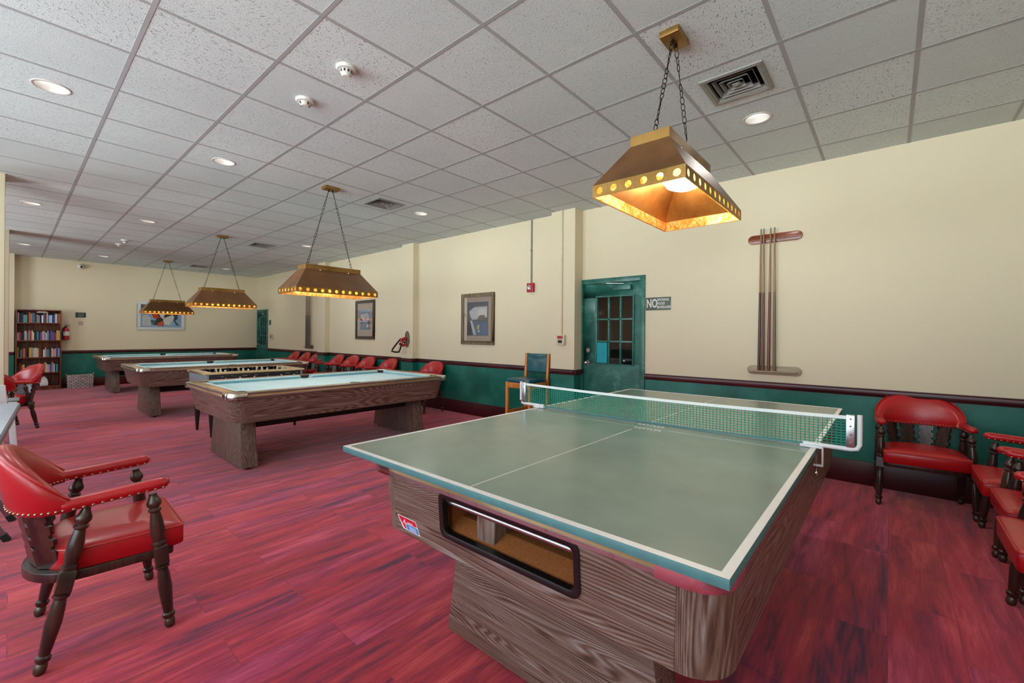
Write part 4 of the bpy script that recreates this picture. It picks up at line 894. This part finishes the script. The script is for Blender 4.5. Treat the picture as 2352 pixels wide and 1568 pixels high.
m = MB(); m.box(-.18, .18, .19, .22, .17, .215); m.build('footrest', M['stoolwood'], st, bevel=.004)
m = MB(); m.box(-.18, .18, -.215, -.19, .30, .34); m.build('stretcher', M['stoolwood'], st, bevel=.003)
m = MB(); R = lambda k, z: [(x*k, y*k, z) for x, y in ((-.195,-.17),(.195,-.17),(.195,.215),(-.195,.215))]
m.loft([R(.98,.695), R(1.0,.70), R(1.0,.735), R(.96,.752), R(.6,.76), R(.1,.762)]); m.build('seat', M['stoolvinyl'], st, bevel=.006, ang=50)
m = MB(); n = 8; rg = []
for z, k in ((.82,.2),(.828,1),(.95,1.35),(1.07,1),(1.085,.3)):
    yc = -.205-(z-.66)*.065; rg.append([(-.178+.356*i/n, yc+.016*k+.014*sin(pi*i/n)*k, z) for i in range(n+1)]+[(.178-.356*i/n, yc-.014, z) for i in range(n+1)])
m.loft(rg); m.build('backrest', M['stoolvinyl'], st, ang=60)

# ------------------------------------------------------------------ foosball table between the first two pool tables
fb = thing('foosball_table', 'beige rimmed foosball table with dark sides, behind the nearest pool table', 'foosball table', (2.24, 6.95, 0))
hx, hy, zt = .60, .40, .84
for s in (1, -1):
    m = MB(); a, b = sorted((s*hy, s*(hy-.03))); m.box(-hx+.03, hx-.03, a, b, zt-.22, zt-.025); m.build('side_wall', M['navy'], fb, bevel=.004)
    m = MB(); a, b = sorted((s*hx, s*(hx-.03))); m.box(a, b, -hy, hy, zt-.22, zt-.025); m.build('end_wall', M['greyend'], fb, bevel=.004)
m = MB(); w = .085; m.box(-hx-.02,hx+.02,-hy-.02,-hy+w,zt-.025,zt); m.box(-hx-.02,hx+.02,hy-w,hy+.02,zt-.025,zt); m.box(-hx-.02,-hx+w,-hy+w,hy-w,zt-.025,zt); m.box(hx-w,hx+.02,-hy+w,hy-w,zt-.025,zt); m.build('top_rim', M['foosrim'], fb, bevel=.005)
m = MB(); m.box(-hx+.03,hx-.03,-hy+.03,hy-.03,zt-.13,zt-.12); m.build('playfield', M['pitch'], fb, smooth=False)
for k in range(8):
    x = -.47+.134*k; off = random.uniform(-.05,.05)
    m = MB(); m.cyl((x,-hy-.13+off,zt-.05),(x,hy+.1+off,zt-.05),.007,8); rd = m.build('player_rod', M['chrome'], fb)
    m = MB(); s = 1 if k % 2 else -1; m.cyl((x,s*(hy+.1)+off,zt-.05),(x,s*(hy+.2)+off,zt-.05),.014,10); m.build('handle', M['black'], rd)
    for y in (-.2, 0, .2):
        m = MB(); m.box(x-.012,x+.012,y+off-.016,y+off+.016,zt-.11,zt-.005); m.ball((x,y+off,zt+.006),.014,8); m.build('player', M['cream'] if k % 2 else M['black'], rd, bevel=.002)
for k in range(12):
    m = MB(); y = -hy-.0; m.cyl((-.48+.087*k, y, zt-.10+.02*(k % 2)), (-.48+.087*k, y-.004, zt-.10+.02*(k % 2)), .012, 10); m.build('bearing', M['cream'], fb)
for sx in (1, -1):
    for sy in (1, -1):
        m = MB(); x, y = sx*.52, sy*.33; m.loft([[(x+i*r, y+j*r, z) for i, j in ((-1,-1),(1,-1),(1,1),(-1,1))] for r, z in ((.012,0),(.014,.02),(.03,.30),(.034,zt-.21))]); m.build('leg', M['under'], fb, bevel=.003)

# ------------------------------------------------------------------ bookcase and books
BX0, BX1, BY0, BY1 = .09, .805, 14.70, YF-.015; SH = [.09, .404, .757, 1.145, 1.545]
bc = thing('bookcase', 'tall cherry bookcase full of books on the far wall at left', 'bookcase', ((BX0+BX1)/2, (BY0+BY1)/2, 0))
hw, hd = (BX1-BX0)/2, (BY1-BY0)/2
for s in (1, -1):
    m = MB(); a, b = sorted((s*hw, s*(hw-.022))); m.box(a, b, -hd, hd, 0, 1.845); m.build('side_panel', M['shelf'], bc, bevel=.002)
for z in SH: m = MB(); m.box(-hw+.022, hw-.022, -hd, hd-.01, z-.022, z); m.build('shelf', M['shelf'], bc, bevel=.002)
m = MB(); m.box(-hw+.022, hw-.022, -hd, hd, 1.82, 1.842); m.build('top_panel', M['shelf'], bc, bevel=.002)
m = MB(); m.box(-hw+.022, hw-.022, hd-.012, hd-.002, 0, 1.82); m.build('back_panel', M['shelf'], bc, smooth=False)
m = MB(); m.box(-hw+.022, hw-.022, -hd+.01, -hd+.025, 0, .068); m.build('toe_kick', M['shelf'], bc, smooth=False)
PAL = dict(black='#14131a', navy='#1c2a55', blue='#3a62a8', cream='#cfc3a2', white='#d6d6d6', grey='#8a8c90', pale_blue='#a9c4d6', red='#a3222a', orange='#cf6a2a', yellow='#d1a63c', green='#2f5c44', purple='#6a4a94', pink='#d59a9a', brown='#5e3f2a', teal='#3f8f8f', olive='#8a8c2a')
BM = {k: plain('book_cover_'+k, c, .5, var=.08, scale=20) for k, c in PAL.items()}
ROWS = [('top', 4, 'grey black navy grey teal black orange grey blue cream black grey grey navy white purple brown cream blue pale_blue pale_blue navy blue white grey orange'),
        ('second', 3, 'white red black black pale_blue pink green grey red cream cream black navy teal black purple pink grey pale_blue grey navy purple blue red yellow cream'),
        ('third', 2, 'olive black grey navy orange black black yellow grey cream cream cream brown red black white pink teal grey navy cream pink pink blue pale_blue'),
        ('fourth', 1, 'black brown red yellow black brown yellow green navy teal black orange orange black red cream cream white purple grey white navy teal black')]
ORD = ['first','second','third','fourth','fifth','sixth','seventh','eighth','ninth','tenth','eleventh','twelfth','thirteenth','fourteenth','fifteenth','sixteenth','seventeenth','eighteenth','nineteenth','twentieth','twenty-first','twenty-second','twenty-third','twenty-fourth','twenty-fifth','twenty-sixth']
def book(label, col, group, x, w, h, d, z, yback):
    t = thing('book', label, 'book', (x+w/2, yback, z+.0012), 0, group); e = .003
    m = MB(); m.box(-w/2, -w/2+e, -d, 0, 0, h); m.box(w/2-e, w/2, -d, 0, 0, h); m.box(-w/2+e, w/2-e, -d, -d+e, 0, h); m.build('cover', BM[col], t, smooth=False)
    m = MB(); m.box(-w/2+e, w/2-e, -d+e, -.004, .003, h-.004); m.build('pages', M['page'], t, smooth=False)
for nm, si, cols in ROWS:
    cols = cols.split(); tot = BX1-BX0-.05; ws = [random.uniform(.7,1.4) for _ in cols]; k = tot/sum(ws); x = BX0+.025
    for i, (c, w) in enumerate(zip(cols, ws)):
        w *= k; h = random.uniform(.165,.235)
        book('%s book on the %s shelf of the bookcase, %s from its left end' % (c.replace('_',' '), nm, ORD[i]), c, 'books on the bookcase\'s %s shelf' % nm, x+.0008, w-.0016, h, random.uniform(.14,.17), SH[si], 14.905+random.uniform(-.012,.02)); x += w
# things on the lowest shelf
for i, (x, w, h, c) in enumerate(((.13,.05,.2,'grey'), (.185,.06,.22,'navy'), (.25,.07,.17,'pale_blue'), (.335,.05,.2,'white'), (.40,.04,.16,'blue'))):
    book('%s large book on the bookcase\'s lowest shelf, %s from its end by the column' % (c.replace('_',' '), ORD[i]), c, 'large books on the lowest shelf', x, w, h, .2, SH[0], 14.95)
m = MB(); m.loft([[(x*k, y*k, z) for x, y in ((-.07,-.05),(.07,-.05),(.07,.05),(-.07,.05))] for k, z in ((.9,0),(1.,.06),(.8,.15),(.25,.21),(.1,.215))]); tag(m.build('paper_bag', M['offwhite'], bevel=.01, loc=(.53, 14.82, SH[0]+.002)), 'crumpled whitish bag standing on the lowest shelf of the bookcase', 'bag')
m = MB(); m.box(-.09, .09, -.07, .07, 0, .02); m.box(-.07, .07, -.06, .06, .02, .036); tag(m.build('stacked_papers', M['page'], bevel=.002, loc=(.5, 14.85, 1.775)), 'pale flat packet lying on books of the top shelf', 'paper')
# basket, extinguisher, signs, camera
bk = thing('storage_basket', 'grey woven basket on the floor right of the bookcase', 'basket', (1.125, 14.78, 0))
m = MB(); q = lambda a, b, z: [(-a,-b,z),(a,-b,z),(a,b,z),(-a,b,z)]
m.loft([q(.215,.13,0), q(.235,.15,.30), q(.24,.155,.31), q(.22,.135,.31), q(.20,.12,.03)]); m.build('basket_body', M['basket'], bk, bevel=.006)
for s in (1, -1):
    m = MB(); m.tube([(s*.232,-.06,.30),(s*.236,-.05,.345),(s*.236,.05,.345),(s*.232,.06,.30)], .009, 8); m.build('handle', M['basket'], bk)
fe = thing('fire_extinguisher', 'red fire extinguisher hung on the far wall beside the bookcase', 'fire extinguisher', (.89, YF-.085, 1.15))
m = MB(); m.lathe([(0,.05),(.04,.062),(.75,.062),(.9,.045),(1,.02)], (0,0,0), (0,0,.30), 20); m.build('cylinder', M['redplastic'], fe)
m = MB(); m.lathe([(0,.0635),(1,.0635)], (0,0,.10), (0,0,.2), 20, caps=False); m.build('label_band', M['offwhite'], fe)
m = MB(); m.cyl((0,0,.30),(0,0,.335),.018,10); m.bar((-.02,0,.345),(.07,0,.36),.02,.012); m.bar((-.01,0,.325),(.06,0,.32),.018,.01); m.tube([(-.01,-.02,.32),(-.05,-.05,.28),(-.07,-.06,.18),(-.06,-.055,.05)], .009, 8); m.build('valve_and_hose', M['rubber'], fe)
m = MB(); m.box(-.03,.03,.06,.085,.05,.25); m.build('bracket', M['steel'], fe, bevel=.002)
sg2 = thing('notice_sign', 'small dark green sign on the far wall right of the bookcase', 'sign', (1.148, YF, 1.757))
m = MB(); m.box(-.09,.09,-.01,0,-.06,.06); m.build('sign_board', M['darksign'], sg2, bevel=.002)
m = MB()
for z, w in ((.03,.05),(-.005,.06),(-.035,.045)): m.box(-w,w,-.0108,-.009,z-.006,z+.006)
m.build('faint_text_lines', M['conduit'], sg2, smooth=False)
m = MB(); m.box(-.042,.042,-.003,0,-.05,.05); tag(m.build('paper_notice', M['mount'], smooth=False, loc=(1.15, YF, 1.55)), 'faded pinkish notice on the far wall under the green sign', 'paper')
cm = thing('security_camera', 'white dome security camera high on the far wall', 'camera', (1.13, YF, 2.945))
m = MB(); m.cyl((0,0,0),(0,-.05,0),.06,16); m.build('mount', M['offwhite'], cm); m = MB(); m.ball((0,-.075,-.01),.06,18); m.build('dome', M['offwhite'], cm); m = MB(); m.dome((.015,-.125,-.02),.025,(.2,-1,-.2),12); m.build('lens', M['black'], cm)

# ------------------------------------------------------------------ left edge: folding table and resin chair
ft = thing('folding_table', 'pale topped folding table with grey edge at the left edge, behind the chair', 'table', (-.372, 4.93, 0), -.054)
m = MB(); m.box(-.38,.38,-1.05,1.05,.70,.712,1); m.box(-.385,.385,-1.055,1.055,.655,.70,0); m.build('table_top', [M['greytop'], M['bluetop']], ft, bevel=.003)
for s, y in ((1,-.16), (1,-.59), (-1,-.16), (-1,-.59)):
    m = MB(); m.bar((s*.395, y, .02), (s*.10, y, .66), .03, .03, up=(0,1,0)); lg = m.build('leg', M['greymetal'], ft, bevel=.002)
    m = MB(); m.bar((s*.405, y, 0), (s*.383, y, .045), .034, .034, up=(0,1,0)); m.build('rubber_foot', M['rubber'], lg)
rc = thing('resin_chair', 'white resin armchair with grey arm pad behind the folding table, mostly out of frame', 'chair', (-.24, 6.55, 0))
for sx in (1, -1):
    for sy in (1, -1):
        m = MB(); m.bar((sx*.29, sy*.26, 0), (sx*.25, sy*.21, .62 if sy > 0 else .62), .045, .035, up=(0,1,0)); m.build('leg', M['resin'], rc, bevel=.004)
    m = MB(); m.bar((sx*.26,-.25,.645), (sx*.27,.24,.645), .06, .02); a = m.build('armrest', M['resin'], rc, bevel=.006)
    m = MB(); m.loft([[(sx*.27+x*k, .12+y*k, z) for x, y in ((-.04,-.1),(.04,-.1),(.045,.1),(-.045,.1))] for k, z in ((.9,.656),(1,.662),(.95,.676),(.6,.682))]); m.build('arm_pad', M['greytop'], a, bevel=.006)
m = MB(); m.box(-.24,.24,-.22,.24,.40,.43); m.build('seat', M['resin'], rc, bevel=.01)
m = MB(); m.hexa([(-.25,-.24,.42),(.25,-.24,.42),(.25,-.21,.42),(-.25,-.21,.42)], [(-.22,-.36,.86),(.22,-.36,.86),(.22,-.33,.86),(-.22,-.33,.86)]); m.build('backrest', M['resin'], rc, bevel=.01)

# ------------------------------------------------------------------ light
W = bpy.data.worlds.new('overcast_sky_boosted_below'); S.world = W; W.use_nodes = True
wt = W.node_tree; bg = wt.nodes['Background']; bg.inputs[1].default_value = 8.0
tc = wt.nodes.new('ShaderNodeTexCoord'); sx = wt.nodes.new('ShaderNodeSeparateXYZ'); rp = wt.nodes.new('ShaderNodeValToRGB'); mp = wt.nodes.new('ShaderNodeMapRange')
mp.inputs[1].default_value = -.25; mp.inputs[2].default_value = .25
wt.links.new(tc.outputs['Generated'], sx.inputs[0]); wt.links.new(sx.outputs[2], mp.inputs[0]); wt.links.new(mp.outputs[0], rp.inputs[0]); wt.links.new(rp.outputs[0], bg.inputs[0])
rp.color_ramp.elements[0].position = .40; rp.color_ramp.elements[0].color = (2.25,2.5,2.55,1); rp.color_ramp.elements[1].position = .55; rp.color_ramp.elements[1].color = (.70,.81,.93,1)  # lower half raised above the sky, added to brighten the ceiling
for k, (a, b) in enumerate(WIN):
    li = bpy.data.lights.new('window_portal', 'AREA'); li.shape = 'RECTANGLE'; li.size = 2.0; li.size_y = b-a
    li.cycles.is_portal = True
    o = link('window_portal', li, None, (XW-.16, (a+b)/2, 1.75)); o.rotation_euler = (0, -pi/2, 0)

# ------------------------------------------------------------------ camera
F, SHY, ZC = 1001.0, -16.8, 1.365; yaw, roll = radians(49.08), radians(.43)
f = Vector((sin(yaw), cos(yaw), 0)); r0 = Vector((cos(yaw), -sin(yaw), 0)); u0 = Vector((0,0,1))
r = r0*cos(roll)+u0*sin(roll); u = -r0*sin(roll)+u0*cos(roll)
cd = bpy.data.cameras.new('camera'); cam = link('camera', cd); cd.sensor_width = 36; cd.lens = F/2352*36; cd.shift_y = SHY/2352; cd.clip_start = .02
cam.matrix_world = Matrix(((r.x,u.x,-f.x,0),(r.y,u.y,-f.y,0),(r.z,u.z,-f.z,ZC),(0,0,0,1)))
S.camera = cam
S.view_settings.view_transform = 'Standard'; S.view_settings.look = 'None'; S.view_settings.gamma = 1; S.view_settings.use_curve_mapping = False
S.view_settings.exposure = -.2
S.cycles.use_denoising = True; S.cycles.max_bounces = 9; S.cycles.diffuse_bounces = 5; S.cycles.glossy_bounces = 4; S.cycles.transparent_max_bounces = 12
S.cycles.sample_clamp_indirect = 6
